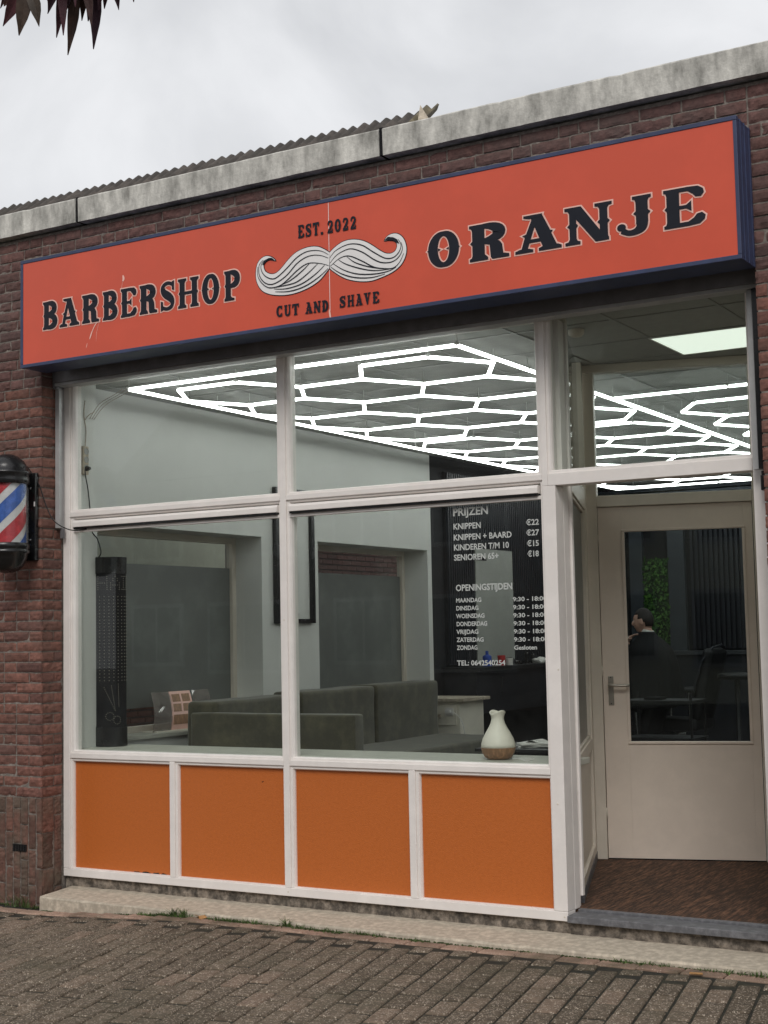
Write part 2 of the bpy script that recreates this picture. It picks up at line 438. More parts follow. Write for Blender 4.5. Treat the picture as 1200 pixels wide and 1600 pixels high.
# rough wall under the frame
bw = MB()
n = 90
for a0, a1, yy in ((0.0, 3.52, .025), (3.52, XR, .012)):
    vs = []; fs = []; nx = int((a1 - a0) / .03); nz = 5
    for i in range(nx + 1):
        for j in range(nz + 1):
            x = a0 + (a1 - a0) * i / nx; z = -.20 + .20 * j / nz
            if a0 > 3: z = -.2 + .195 * j / nz
            vs.append((x, yy + noise.noise(Vector((x * 11, z * 20, 1))) * .012 + noise.noise(Vector((x * 35, z * 50, 3))) * .006, z))
    for i in range(nx):
        for j in range(nz):
            a = i * (nz + 1) + j; fs.append((a, a + nz + 1, a + nz + 2, a + 1))
    bw.add(vs, fs)
bw.box(0, XR, .05, .2, -.6, -.002)
bw.build('base_wall', M['basewall'], b)

# ------------------------------------------------------------------ ground
g = MB(); g.box(-60, 60, -60, 40, -.9, -.24); o = g.build('ground', M['asphalt'], kind='structure')
g = MB(); vs = []; fs = []
xs_ = [-8 + i * .25 for i in range(73)]; ys_ = (-9, BF - .01)
for x in xs_:
    for y in ys_: vs.append((x, y, GZ(x) - .009))
for i in range(len(xs_) - 1): fs.append((2 * i, 2 * i + 2, 2 * i + 3, 2 * i + 1))
o_ = len(vs)
for x in xs_:
    for y in ys_: vs.append((x, y, -.26))
for i in range(len(xs_) - 1):
    fs.append((o_ + 2 * i, o_ + 2 * i + 1, o_ + 2 * i + 3, o_ + 2 * i + 2)); fs.append((2 * i, 2 * i + 2, o_ + 2 * i + 2, o_ + 2 * i)); fs.append((2 * i + 1, o_ + 2 * i + 1, o_ + 2 * i + 3, 2 * i + 3))
g.add(vs, fs); g.build('paving_joints', M['joint'], kind='structure')
def paver(mb, cx, cy, w, l, ang, keep=None):
    ca, sa = math.cos(ang), math.sin(ang)
    z = GZ(cx) + rnd.uniform(-.0022, .0022); tx, ty = rnd.uniform(-.02, .02), rnd.uniform(-.02, .02)
    ja = rnd.uniform(-.012, .012)
    ca, sa = math.cos(ang + ja), math.sin(ang + ja)
    pts = []
    for (hx, hy, dz) in ((w / 2, l / 2, -.04), (w / 2, l / 2, -.006), (w / 2 - .006, l / 2 - .006, 0)):
        for sx, sy in ((-1, -1), (1, -1), (1, 1), (-1, 1)):
            x, y = sx * hx, sy * hy
            pts.append((cx + x * ca - y * sa, cy + x * sa + y * ca, z + dz + x * tx + y * ty + (rnd.uniform(-.0012, .0012) if dz > -.01 else 0)))
    mb.add(pts, [(8, 9, 10, 11)] + [(4 * k + i, 4 * k + (i + 1) % 4, 4 * k + 4 + (i + 1) % 4, 4 * k + 4 + i) for k in (0, 1) for i in range(4)])
pv = MB(); PW, PL = .1135, .245
for i in range(-40, 80):
    xr = -1.2 + i * PW
    for j in range(-2, 17):
        v = j * PL + (PL * .5 if i % 2 else 0) + .03 * noise.noise(Vector((i * .7, 3, 3)))
        if v < -.12: continue
        th0 = 15.5 - 5.0 * smoothstep(.5, 4.5, xr); ang = R(th0)
        l_ = PL
        if v < PL * .45: l_ = PL * .5 + v; v = v * .5 - PL * .0 + .0; l_ = max(.06, l_)
        x = xr + (v + .07) * math.sin(ang); y = -.47 - v * math.cos(ang)
        if x < -3.2 or x > 7.4 or y < -5.0 or y + l_ / 2 > -.397: 
            if y + l_ / 2 > -.397: l_ = 2 * (-.40 - y); 
            if l_ < .05 or x < -3.2 or x > 7.4 or y < -5.0: continue
        paver(pv, x, y, PW - .015, l_ - .028, ang)
pv.build('pavement', M['paver'], kind='structure')
pe = MB(); x = -3.0; k = 0
while x < 7.2:
    L_ = .213
    paver(pe, x + L_ / 2, -.345 + .004 * math.sin(k * 1.7), L_ - .008, .098, R(rnd.uniform(-1.5, 1.5)))
    x += L_; k += 1
pe.build('pavement_edge', M['paverpink'], kind='structure')
kb = MB()
n = 120; vs = []; prof = [(.03, -.26), (.03, -.064), (-.285, -.078), (-.292, -.088), (-.292, -.26)]
for i in range(n + 1):
    x = .075 + (5.6 - .075) * i / n
    for j, (y, z) in enumerate(prof):
        q = noise.noise(Vector((x * 5, j * 4, 0))) * .004 + noise.noise(Vector((x * 22, j, 7))) * .0025
        vs.append((x - (.06 * (y + .3) * 3 * .3 if i == 0 else 0), y + (q if 0 < j < 4 else 0), z + (q * .7 if 0 < j < 4 else 0)))
m = 5; fs = []
for i in range(n):
    for j in range(m):
        a = i * m + j; c = i * m + (j + 1) % m; fs.append((a, c, c + m, a + m))
fs += [tuple(range(m)), tuple(range(n * m, n * m + m))[::-1]]
kb.add(vs, fs); kb.build('kerb_strip', M['kerb'], kind='structure')

# weeds and moss: nobody could count the blades
gm = MB(); mo = MB()
def blade(mb, x, y, z, h, lean, a, w=.0028):
    dx, dy = math.cos(a), math.sin(a)
    pts = []
    for t in (0, .5, 1):
        px = x + dx * lean * t * t; py = y + dy * lean * t * t; pz = z + h * t * (1 - .15 * t)
        ww = w * (1 - t * .9)
        pts += [(px - dy * ww, py + dx * ww, pz), (px + dy * ww, py - dx * ww, pz)]
    mb.add(pts, [(0, 1, 3, 2), (2, 3, 5, 4)])
def tuft(x, y, z, n, h, r=.03, w=.0028):
    for _ in range(n):
        blade(gm, x + rnd.gauss(0, r), y + rnd.gauss(0, r * .35), z, h * rnd.uniform(.4, 1.1), h * rnd.uniform(.2, 1.0), rnd.uniform(0, 6.28), w)
tuft(-.13, -.235, -.17, 26, .13, .035); tuft(-.2, -.24, -.17, 16, .10, .03); tuft(-.04, -.24, -.17, 14, .05, .04); tuft(.0, -.25, -.17, 10, .05, .04)
for _ in range(70):
    x = rnd.choice((rnd.uniform(1.0, 2.6), rnd.uniform(.9, 2.2), rnd.uniform(1, 4.6)))
    tuft(x, -.312, GZ(x) - .005, 22, rnd.uniform(.012, .035), .03, .004)
for x in (1.15, 1.22, 1.95): tuft(x, -.305, GZ(x), 26, .06, .012, .004)
tuft(4.6, -.31, -.105, 60, .035, .05, .004)
gm.build('weeds', M['grass'], kind='stuff')
for _ in range(1500):
    x = rnd.uniform(.5, 4.9) if rnd.random() < .7 else rnd.uniform(-.9, .2)
    if noise.noise(Vector((x * 3, 0, 0))) < -.25: continue
    y = -.296 + rnd.gauss(0, .006) if x > .1 else BF - .01 + rnd.gauss(0, .006) - .0
    r = rnd.uniform(.003, .008)
    mo.sphere((x, y, GZ(x) + .001 - .003), r, r, r * .8, 5, 3)
mo.build('moss', M['moss'], kind='stuff')
# fallen leaf by the kerb
lf = MB(); pts = []
for k in range(14):
    a = 2 * math.pi * k / 14; r = .032 * (1 + .45 * math.cos(5 * a)); pts.append((1.36 + r * math.cos(a), -.318 + r * .7 * math.sin(a), GZ(1.36) + .012 + .012 * math.sin(2 * a)))
lf.add(pts + [(p[0], p[1], p[2] - .0015) for p in pts], [tuple(range(14)), tuple(range(14, 28))[::-1]] + [(i, (i + 1) % 14, 14 + (i + 1) % 14, 14 + i) for i in range(14)])
tag(lf.build('fallen_leaf', M['dryleaf']), 'curled orange fallen leaf lying against the concrete kerb', 'leaf')
cg = MB(); cg.tube([(4.30, -.41, GZ(4.3) + .007), (4.36, -.405, GZ(4.3) + .008)], .0055, 8)
tag(cg.build('cigarette_end', M['dryleaf']), 'small orange and white cigarette end lying on the edge paving', 'litter')

# ------------------------------------------------------------------ roof behind
nb = thing('neighbouring_house', 'building behind the coping with a weathered grey corrugated roof', 'building', (-1, 2.0, 0))
rs = MB(); x0, x1 = -5.0, 1.86; P_ = .092; nper = 8
cols = int((x1 - x0) / P_ * nper); vs = []; fs = []
for i in range(cols + 1):
    x = x0 + (x1 - x0) * i / cols; h = .012 * math.sin(2 * math.pi * (x - x0) / P_)
    for j in range(9):
        t = j / 8; y = .45 + 1.2 * t; z = 4.24 + .94 * t
        ir = noise.noise(Vector((x * 9, y * 5, 0))) * .006 + (.014 * noise.noise(Vector((x * 7.3, 4, 4))) if j == 8 else 0)
        hh = h * (1 + .35 * noise.noise(Vector((x * 4, 9, 1))))
        vs.append((x, y - hh * .6 + (ir if j == 8 else 0), z + hh + ir))
for i in range(cols):
    for j in range(8):
        a = i * 9 + j; fs.append((a, a + 9, a + 10, a + 1))
rs.add(vs, fs)
ro = rs.build('roof', M['rooftile'], nb, smooth=True)
so = ro.modifiers.new('Solid', 'SOLIDIFY'); so.thickness = .012; so.offset = -1
es = MB(); vs = []; fs = []
for i in range(25):
    x = 1.86 + .0046 * i * 1.0; h = .02 * math.sin(2 * math.pi * i / 20)
    for j in range(5):
        t = j / 4; vs.append((x, .62 + 1.05 * t - h * .6, 4.37 + .83 * t + h + .012 * noise.noise(Vector((x * 20, t * 4, 0)))))
for i in range(24):
    for j in range(4):
        a = i * 5 + j; fs.append((a, a + 5, a + 6, a + 1))
es.add(vs, fs); e_ = es.build('verge_sheet', M['lichen'], nb, smooth=True, label='lichen covered end sheet with yellow patches')
so = e_.modifiers.new('Solid', 'SOLIDIFY'); so.thickness = .016; so.offset = -1
fl = MB(); fl.prism([(0, 0), (.11, 0), (0, .17)], 0, .012, frame_T((1.98, 1.35, 4.95), (1, 0, 0), (0, .3, 1))); fl.build('flashing', M['kerb'], nb)
fb = MB(); fb.box(-5, 1.9, 1.66, 2.6, 4.02, 5.12); fb.build('rear_wall', M['housebrick'], nb)

# ------------------------------------------------------------------ shop front
sf = thing('shopfront', 'white painted timber shop front with large panes over four orange panels', 'shopfront', (1.75, 0, 0))
def members(name, boxes, mat, parent, bevel=.003, label=None):
    m = MB()
    for bx in boxes: m.box(*bx)
    return m.build(name, mat, parent, bevel=bevel, label=label)
e = .0006
FD = .10
xa, xb, xc, xd, xe_, xf, xg = .0, .057, 1.7306, 1.7731, 3.4363, 3.5125, 4.575
fr = members('frame', [
    (xa, xe_ + .033, 0, FD, 3.20, 3.30), (xe_ + .034, XR, 0, FD, 3.22, 3.30),
    (xa, xb, 0, FD, .0484 + e, 3.199), (xa, xf, 0, FD, 0, .0484),
    (xc, xd, 0, FD, .0484 + e, 3.199), (xe_, xf, 0, FD, .0484 + e, 2.2750), (xe_, 3.4696, 0, FD, 2.2756, 3.199),
    (xg, XR - .0, 0, FD, -.0, 3.219),
    (xb + e, xc - e, 0, FD, .7488, .7825), (xd + e, xe_ - e, 0, FD, .7488, .7825),
    (xb + e, xc - e, 0, FD, 2.3083, 2.3407), (xd + e, xe_ - e, 0, FD, 2.3083, 2.3407),
    (3.4702, xg - e, 0, FD, 2.2756, 2.3407)], M['white'], sf)
members('panel_stile', [(.876, .916, 0, FD, .0484 + e, .7488 - e)], M['white'], sf)
members('panel_stile', [(2.575, 2.616, 0, FD, .0484 + e, .7488 - e)], M['white'], sf)
def beads(x0, x1, z0, z1, bl, br, bb, bt, y0=.011, y1=.08):
    """glazing beads round an opening, with sloped inner faces"""
    m = MB()
    def bar(p, q, wdt, side):
        # profile across: outer edge at frame, inner edge towards opening
        pass
    # left, right, bottom, top as prisms (bevelled section)
    def sec(w_): return [(0, y0), (w_ * .72, y0), (w_, y0 + .014), (w_, y1), (0, y1)]
    for (w_, T) in ((bl, Matrix(((1, 0, 0, x0), (0, 1, 0, 0), (0, 0, 1, 0), (0, 0, 0, 1)))), (br, Matrix(((-1, 0, 0, x1), (0, 1, 0, 0), (0, 0, 1, 0), (0, 0, 0, 1))))):
        if w_: m.prism(sec(w_), z0 + .0004, z1 - .0004, T)
    for (w_, sgn, zz) in ((bb, 1, z0), (bt, -1, z1)):
        if w_:
            T = Matrix(((0, 0, 1, 0), (0, 1, 0, 0), (sgn, 0, 0, zz), (0, 0, 0, 1)))
            m.prism([(p[0], p[1] + .0007) for p in sec(w_)], x0 + (bl or 0) * .0 + .001, x1 - .001, T)
    return m
def opening(name, x0, x1, z0, z1, bl, br, bb, bt, **k):
    return beads(x0, x1, z0, z1, bl, br, bb, bt, **k).build('glazing_bead', M['white'], sf, bevel=.0015)
# lower panes, upper panes, fanlight, orange fields
opening('b', xb, xc, .7825, 2.3083, .030, .018, .017, .016)
opening('b', xd, xe_, .7825, 2.3083, .026, .018, .017, .016)
opening('b', xb, xc, 2.3407, 3.20, .030, .030, .017, .02)
opening('b', xd, xe_, 2.3407, 3.20, .026, .030, .017, .02)
opening('b', 3.4696, xg, 2.3407, 3.22, .022, .010, .020, .016)
panes = []
def pane(x0, x1, z0, z1, mat='glass', label=None):
    m = MB(); m.box(x0, x1, .046, .050, z0, z1); return m.build('window_pane', M[mat], sf, label=label)
p_ll = pane(xb + .005, xc - .005, .79, 2.3); p_lr = pane(xd + .005, xe_ - .005, .79, 2.3)
pane(xb + .005, xc - .005, 2.345, 3.21); pane(xd + .005, xe_ - .005, 2.345, 3.21)
pane(3.4706, xg + .0, 2.345, 3.22, label='fanlight pane above the doorway')
for x0, x1, bl, br in ((xb, .876, .020, .009), (.916, xc, .022, .009), (xd, 2.575, .024, .009), (2.616, xe_, .024, .009)):
    beads(x0, x1, .0484, .7488, bl, br, .006, .022, y0=.009).build('panel_bead', M['white'], sf, bevel=.0015)
    m = MB(); m.box(x0 + .002, x1 - .002, .034, .06, .05, .747); m.build('orange_panel', M['orange'], sf)
m = MB()
for x, w_, h_ in ((.585, .05, .004), (.66, .07, .005), (.74, .05, .006), (.80, .04, .004)):
    pts = [(x + w_ * (math.cos(a) * .5) * (1 + .3 * math.sin(5 * a + x * 90)), .0565 + h_ * math.sin(a) * (1 + .5 * math.cos(3 * a + x * 40))) for a in [2 * math.pi * k / 14 for k in range(14)]]
    m.flat(pts, frame_T((0, .0335, 0), (1, 0, 0), (0, 0, 1)))
m.flat([(1.548, .645), (1.552, .641), (1.566, .648), (1.560, .651)], frame_T((0, .0335, 0), (1, 0, 0), (0, 0, 1)))
m.build('paint_chips', M['blackmatt'], sf)
# trickle ventilators under the transom
for x0, x1 in ((.092, 1.716), (1.800, 3.414)):
    m = MB(); T = Matrix(((0, 0, 1, 0), (1, 0, 0, 0), (0, 1, 0, 0), (0, 0, 0, 1)))
    m.prism([(-.014, 2.240), (-.014, 2.269), (-.004, 2.284), (.012, 2.284), (.045, 2.286), (.045, 2.238)], x0, x1, T)
    v = m.build('trickle_vent', M['white'], sf, bevel=.002)
    m = MB(); m.box(x0 + .004, x1 - .004, -.008, .04, 2.2275, 2.2385); m.build('vent_gap', M['black'], v)
    m = MB(); m.box(x0 - .01, x1 + .012, .010, .045, 2.208, 2.227); m.build('vent_rail', M['white'], sf, bevel=.002)
# screws and knots of paint on the corner
for x, z in ((3.493, .022), (1.752, .024), (3.4725, .60), (3.5, 1.3), (1.75, 1.6)):
    m = MB(); m.lathe([(0, -.0012), (.004, -.0012), (.0055, 0)], (0, 0, 0), 10, T=frame_T((x, 0, z), (1, 0, 0), (0, 0, 1)) @ Matrix.Diagonal((1, 1, -1, 1)))
    m.build('screw_plug', M['cream'], sf)

# --- window lettering on the inside of the right-hand lower pane
def text_mesh(s, size, wx, x, z, mb, T, bold=.024, right=None):
    c = bpy.data.curves.new('t', 'FONT'); c.body = s; c.size = size; c.offset = bold * size; c.resolution_u = 3
    ob = bpy.data.objects.new('t', c); COL.objects.link(ob)
    me = bpy.data.meshes.new_from_object(ob)
    mx = max(v.co.x for v in me.vertices); k = wx / mx if wx else .8
    mb.add([T @ Vector((x + v.co.x * k, z + v.co.y, 0)) for v in me.vertices], [tuple(p.vertices) for p in me.polygons])
    bpy.data.objects.remove(ob); bpy.data.curves.remove(c); bpy.data.meshes.remove(me)
TG = frame_T((0, .0445, 0), (1, 0, 0), (0, 0, 1))
vinyl = bpy.data.materials.new('x')
bpy.data.materials.remove(vinyl)
def lettering(rows, label):
    for s, h, x, w_, z in rows:
        m = MB(); text_mesh(s, h / .70, w_, x, z, m, TG)
        m.build('text_line', M['vinyl'], p_lr)
lettering([('PRIJZEN', .042, 2.869, .219, 2.152), ('KNIPPEN', .032, 2.870, .172, 2.077), ('KNIPPEN + BAARD', .032, 2.870, .358, 2.016),
           ('KINDEREN T/M 10', .032, 2.870, .340, 1.960), ('SENIOREN 65+', .032, 2.870, .276, 1.904),
           ('\u20ac22', .030, 3.316, .076, 2.076), ('\u20ac27', .030, 3.316, .076, 2.020), ('\u20ac15', .030, 3.318, .070, 1.962), ('\u20ac18', .030, 3.320, .066, 1.906)],
          'white vinyl price list')
hrs = [('OPENINGSTIJDEN', .034, 2.877, .346, 1.735)]
for i, (d, w_) in enumerate((('MAANDAG', .158), ('DINSDAG', .139), ('WOENSDAG', .175), ('DONDERDAG', .19), ('VRIJDAG', .135), ('ZATERDAG', .166), ('ZONDAG', .127))):
    z = 1.671 - .0434 * i
    hrs.append((d, .0235, 2.876, w_, z))
    hrs.append(('9:30 - 18:00' if i < 6 else 'Gesloten', .0225, 3.224, .200 if i < 6 else .136, z - .003))
hrs.append(('TEL: 0642540254', .027, 2.874, .296, 1.325))
lettering(hrs, 'white vinyl opening hours')

# ------------------------------------------------------------------ threshold
th = MB()
th.box(3.516, XR - .002, -.022, .115, -.002, .034)
t1_ = th.build('threshold', M['bluestone'], sf, bevel=.004)
th = MB(); th.box(3.52, XR, .1155, .150, .0, .046); th.build('threshold', M['bluestone'], sf, bevel=.003)

# ------------------------------------------------------------------ roller shutter under the sign
rsn = thing('roller_shutter', 'dark roller shutter box under the sign with pale side rails', 'roller shutter', (2.3, -.05, 3.2))
m = MB(); m.box(.006, XR - .006, -.094, -.002, 3.188, 3.34); m.build('shutter_box', M['bronze'], rsn, bevel=.004)
m = MB(); m.box(.006, XR - .006, -.090, -.004, 3.166, 3.187); m.build('bottom_lath', M['greymetal'], rsn, bevel=.003)
m = MB(); m.box(.003, .012, -.1, -.002, 3.16, 3.255); m.box(.0, .03, -.092, -.03, 3.15, 3.165); m.build('end_plate', M['bronze'], rsn)
m = MB(); m.box(.001, .036, -.075, -.052, 2.235, 3.155); m.box(.001, .013, -.0515, -.003, 2.235, 3.155); m.build('guide_rail', M['greymetal'], rsn, bevel=.002)
m = MB(); m.box(.02, .034, -.05, -.02, 2.17, 2.2345); m.build('rail_foot', M['bronze'], rsn)
m = MB(); m.box(4.60, 4.632, -.075, -.045, 2.269, 3.16); m.build('guide_rail', M['greymetal'], rsn, bevel=.002)
m = MB(); m.box(4.6335, 4.675, -.10, -.03, 2.269, 3.16); m.build('rail_cover', M['black'], rsn, bevel=.002)
m = MB(); m.box(4.640, 4.655, -.085, -.045, 2.24, 2.261); m.box(4.637, 4.668, -.09, -.045, 2.165, 2.24); m.build('rail_foot', M['black'], rsn, bevel=.004)

# ------------------------------------------------------------------ sign
sg = thing('shop_sign', 'long red light-box sign lettered BARBERSHOP ORANJE with a white moustache', 'sign', (2.36, -.3, 3.58))
SX0, SX1, SZ0, SZ1, SY = .038, 4.688, 3.236, 3.925, -.42
m = MB()
m.box(SX0, SX1, SY + .001, BF + .008, SZ0, SZ0 + .012); m.box(SX0, SX1, SY + .001, BF + .008, SZ1 - .012, SZ1)
m.box(SX0, SX0 + .012, SY + .001, BF + .008, SZ0 + .0125, SZ1 - .0125); m.box(SX1 - .012, SX1, SY + .001, BF + .008, SZ0 + .0125, SZ1 - .0125)
m.box(SX0 + .0125, SX1 - .0125, -.25, -.21, SZ0 + .0125, SZ1 - .0125)
m.build('cabinet', M['navy'], sg, bevel=.002)
m = MB()
m.box(SX0 - .002, SX1 + .002, SY - .004, SY + .03, SZ0 - .003, SZ0 + .019); m.box(SX0 - .002, SX1 + .002, SY - .004, SY + .03, SZ1 - .019, SZ1 + .003)
m.box(SX0 - .002, SX0 + .019, SY - .0035, SY + .03, SZ0 + .0195, SZ1 - .0195); m.box(SX1 - .017, SX1 + .002, SY - .0035, SY + .03, SZ0 + .0195, SZ1 - .0195)
m.build('trim_frame', M['navy'], sg, bevel=.0025)
m = MB(); m.box(SX1 - .0, SX1 + .004, -.365, -.36, SZ0, SZ1); m.box(SX1, SX1 + .004, -.30, -.295, SZ0, SZ1); m.box(SX1, SX1 + .003, -.225, -.205, SZ0, SZ1); m.build('side_rib', M['navy'], sg)
fp = MB(); fp.box(SX0 + .012, 2.3785, SY, SY + .006, SZ0 + .012, SZ1 - .012); f1 = fp.build('face_panel', M['signred'], sg)
fp = MB(); fp.box(2.3805, SX1 - .012, SY, SY + .006, SZ0 + .012, SZ1 - .012); fp.build('face_panel', M['signred'], sg)
fp = MB(); fp.box(2.3785, 2.3815, SY - .0005, SY + .002, SZ0 + .016, SZ1 - .016); fp.build('face_seam', M['signwhite'], sg)

TSG = frame_T((0, SY, 0), (1, 0, 0), (0, 0, 1))
# glyphs: lists of ('p', polygon) and ('s', centreline, widths) in a unit cell
def stem(xc, w, y0=0., y1=1., ser=.07, spur=.055, sl=1, sr=1, st=1, sb=1, mid=.5):
    Lx, Rx = xc - w / 2, xc + w / 2; t = .075; o = ser
    P = []
    P += [(Lx - o * sl * sb, y0), (Rx + o * sr * sb, y0), (Rx + o * sr * sb, y0 + t), (Rx + .3 * o * sr * sb, y0 + t * 1.25), (Rx, y0 + t * 2.1)]
    if spur * sr: P += [(Rx, mid - .06), (Rx + spur * sr, mid), (Rx, mid + .06)]
    P += [(Rx, y1 - t * 2.1), (Rx + .3 * o * sr * st, y1 - t * 1.25), (Rx + o * sr * st, y1 - t), (Rx + o * sr * st, y1), (Lx - o * sl * st, y1), (Lx - o * sl * st, y1 - t), (Lx - .3 * o * sl * st, y1 - t * 1.25), (Lx, y1 - t * 2.1)]
    if spur * sl: P += [(Lx, mid + .06), (Lx - spur * sl, mid), (Lx, mid - .06)]
    P += [(Lx, y0 + t * 2.1), (Lx - .3 * o * sl * sb, y0 + t * 1.25), (Lx - o * sl * sb, y0 + t)]
    return ('p', P)
def arc(cx, cy, rx, ry, a0, a1, thick, thin, n=16, p=1.3):
    pts = []; ws = []
    for i in range(n + 1):
        a = R(a0 + (a1 - a0) * i / n)
        pts.append((cx + rx * math.cos(a), cy + ry * math.sin(a))); ws.append(thin + (thick - thin) * abs(math.cos(a)) ** p)
    return ('s', pts, ws)
def path(pts, ws, n=5):
    q = catmull([(x, y, w) for (x, y), w in zip(pts, ws)], n)
    return ('s', [(a, b_) for a, b_, _ in q], [c for _, _, c in q])
def O_(): return [arc(.5, .5, .335, .435, 0, 360, .31, .13, 32), ('p', [(.06, .44), (-.02, .5), (.06, .56)]), ('p', [(.94, .44), (1.02, .5), (.94, .56)]), ('p', [(.33, .46), (.42, .5), (.33, .54)]), ('p', [(.67, .46), (.58, .5), (.67, .54)])]
def blob(x, y, r, n=12): return ('p', [(x + r * math.cos(2 * math.pi * i / n), y + r * .8 * math.sin(2 * math.pi * i / n)) for i in range(n)])
G = {
 'B': [stem(.27, .30, sr=0), arc(.36, .745, .42, .2, 90, -90, .29, .12), arc(.36, .27, .46, .215, 90, -90, .30, .12), ('p', [(.36, .945), (.30, .945), (.30, .995), (.45, .995)]), ('p', [(.3, 0), (.45, 0), (.45, .1), (.3, .1)])],
 'P': [stem(.27, .30, sr=0, st=1), ('p', [(.15, 0), (.62, 0), (.62, .075), (.5, .09), (.42, .15), (.2, .15)]), arc(.36, .715, .44, .23, 90, -90, .30, .12), ('p', [(.3, .90), (.3, 1.), (.45, 1.), (.45, .9)])],
 'R': [stem(.27, .30, sr=0), arc(.36, .735, .42, .205, 90, -90, .29, .12), ('p', [(.3, .90), (.3, .998), (.45, .998), (.45, .9)]), ('p', [(.40, .58), (.60, .55), (.78, .47), (.84, .36), (.86, .12), (1.0, .08), (1.0, 0), (.60, 0), (.56, .06), (.54, .40), (.40, .45)]), ('p', [(.3, 0), (.5, 0), (.5, .07), (.42, .15), (.3, .15)])],
 'A': [('p', [(.33, 1), (.60, 1), (.78, .52), (.84, .50), (.80, .44), (.93, .07), (.62, .07), (.42, .74)]), ('p', [(.38, .88), (.46, .74), (.27, .07), (.13, .07), (.22, .42), (.16, .47), (.25, .50)]), ('p', [(.2, .25), (.74, .25), (.70, .345), (.24, .345)]),
       ('p', [(.0, 0), (.40, 0), (.40, .07), (.28, .11), (.10, .11), (0, .07)]), ('p', [(.52, 0), (1.02, 0), (1.02, .07), (.94, .12), (.62, .12), (.52, .07)]), ('p', [(.20, 1), (.62, 1), (.60, .93), (.33, .90), (.20, .94)])],
 'E': [stem(.27, .30, sr=0), ('p', [(.3, 1), (.62, 1), (.86, .985), (.98, .90), (1.0, .80), (.93, .71), (.80, .72), (.74, .80), (.62, .89), (.3, .90)]), ('p', [(.3, 0), (.62, 0), (.88, .02), (1.0, .12), (1.02, .22), (.94, .30), (.82, .28), (.75, .19), (.62, .11), (.3, .11)]), ('p', [(.38, .545), (.58, .545), (.70, .64), (.70, .37), (.58, .455), (.38, .455)])],
 'S': [path([(.86, .74), (.78, .88), (.5, .94), (.25, .86), (.19, .72), (.34, .585), (.62, .46), (.80, .32), (.76, .14), (.5, .06), (.22, .11), (.13, .26)], [.10, .12, .12, .16, .24, .29, .30, .26, .17, .12, .12, .10]), ('p', [(.78, .98), (.92, 1.0), (.92, .66), (.78, .70)]), ('p', [(.08, 0), (.22, .02), (.22, .31), (.08, .34)])],
 'H': [stem(.20, .25, ser=.08, spur=.05, sr=1), stem(.80, .25, ser=.08, spur=.05), ('p', [(.3, .45), (.7, .45), (.7, .55), (.3, .55)])],
 'O': O_(), '0': O_(),
 'N': [stem(.18, .15, ser=.10, spur=.05, sr=.8), stem(.84, .17, ser=.10, spur=.05, sb=.2), ('p', [(.08, 1), (.36, 1), (.92, 0), (.66, 0), (.10, .92)])],
 'J': [stem(.68, .32, y0=.30, y1=1, ser=.09, spur=.07, sb=0, mid=.55), path([(.68, .36), (.66, .20), (.52, .09), (.32, .07), (.14, .16)], [.32, .29, .18, .14, .16]), blob(.13, .24, .12)],
 'C': [arc(.52, .5, .33, .435, 50, 310, .30, .12, 24), ('p', [(.70, .97), (.88, .99), (.88, .66), (.76, .70)]), ('p', [(.70, .03), (.88, .01), (.88, .32), (.76, .28)])],
 'U': [stem(.24, .26, y0=.28, y1=1, ser=.08, spur=.04, sb=0, mid=.6), stem(.80, .15, y0=.28, y1=1, ser=.08, spur=.0, sb=0), arc(.51, .32, .28, .26, 180, 360, .22, .13)],
 'T': [stem(.5, .30, ser=.08, st=0), ('p', [(.02, 1), (.98, 1), (.98, .68), (.90, .68), (.80, .88), (.2, .88), (.10, .68), (.02, .68)])],
 'D': [stem(.27, .28, sr=0), arc(.34, .5, .46, .445, 90, -90, .29, .12, 20), ('p', [(.3, .9), (.3, .998), (.42, .998), (.42, .9)]), ('p', [(.3, .002), (.3, .1), (.42, .1), (.42, .002)])],
 'V': [('p', [(.08, .93), (.40, .93), (.60, .30), (.50, 0), (.42, 0)]), ('p', [(.70, .93), (.84, .93), (.56, 0), (.46, 0)]), ('p', [(-.02, 1), (.48, 1), (.48, .92), (-.02, .92)]), ('p', [(.60, 1), (1.0, 1), (1.0, .92), (.60, .92)])],
 '2': [path([(.18, .68), (.26, .88), (.52, .93), (.76, .84), (.80, .68), (.62, .46), (.34, .26), (.16, .12)], [.2, .16, .13, .2, .28, .26, .16, .12]), ('p', [(.08, .0), (.92, .0), (.92, .30), (.82, .30), (.72, .16), (.10, .16)])],
 '.': [('p', [(.1, 0), (.55, 0), (.55, .17), (.1, .17)])],
}
def offset_poly(P, w):
    n = len(P); A = sum(P[i][0] * P[(i + 1) % n][1] - P[(i + 1) % n][0] * P[i][1] for i in range(n))
    s = 1 if A > 0 else -1; out = []
    for i in range(n):
        a, b_, c = Vector(P[i - 1]), Vector(P[i]), Vector(P[(i + 1) % n])
        d1 = (b_ - a).normalized(); d2 = (c - b_).normalized()
        n1 = Vector((d1.y, -d1.x)) * s; n2 = Vector((d2.y, -d2.x)) * s
        k = (n1 + n2); L_ = k.length
        if L_ < 1e-4: out.append(tuple(b_ + n1 * w)); continue
        k /= L_; q = w / max(.45, k.dot(n1)); out.append(tuple(b_ + k * q))
    return out
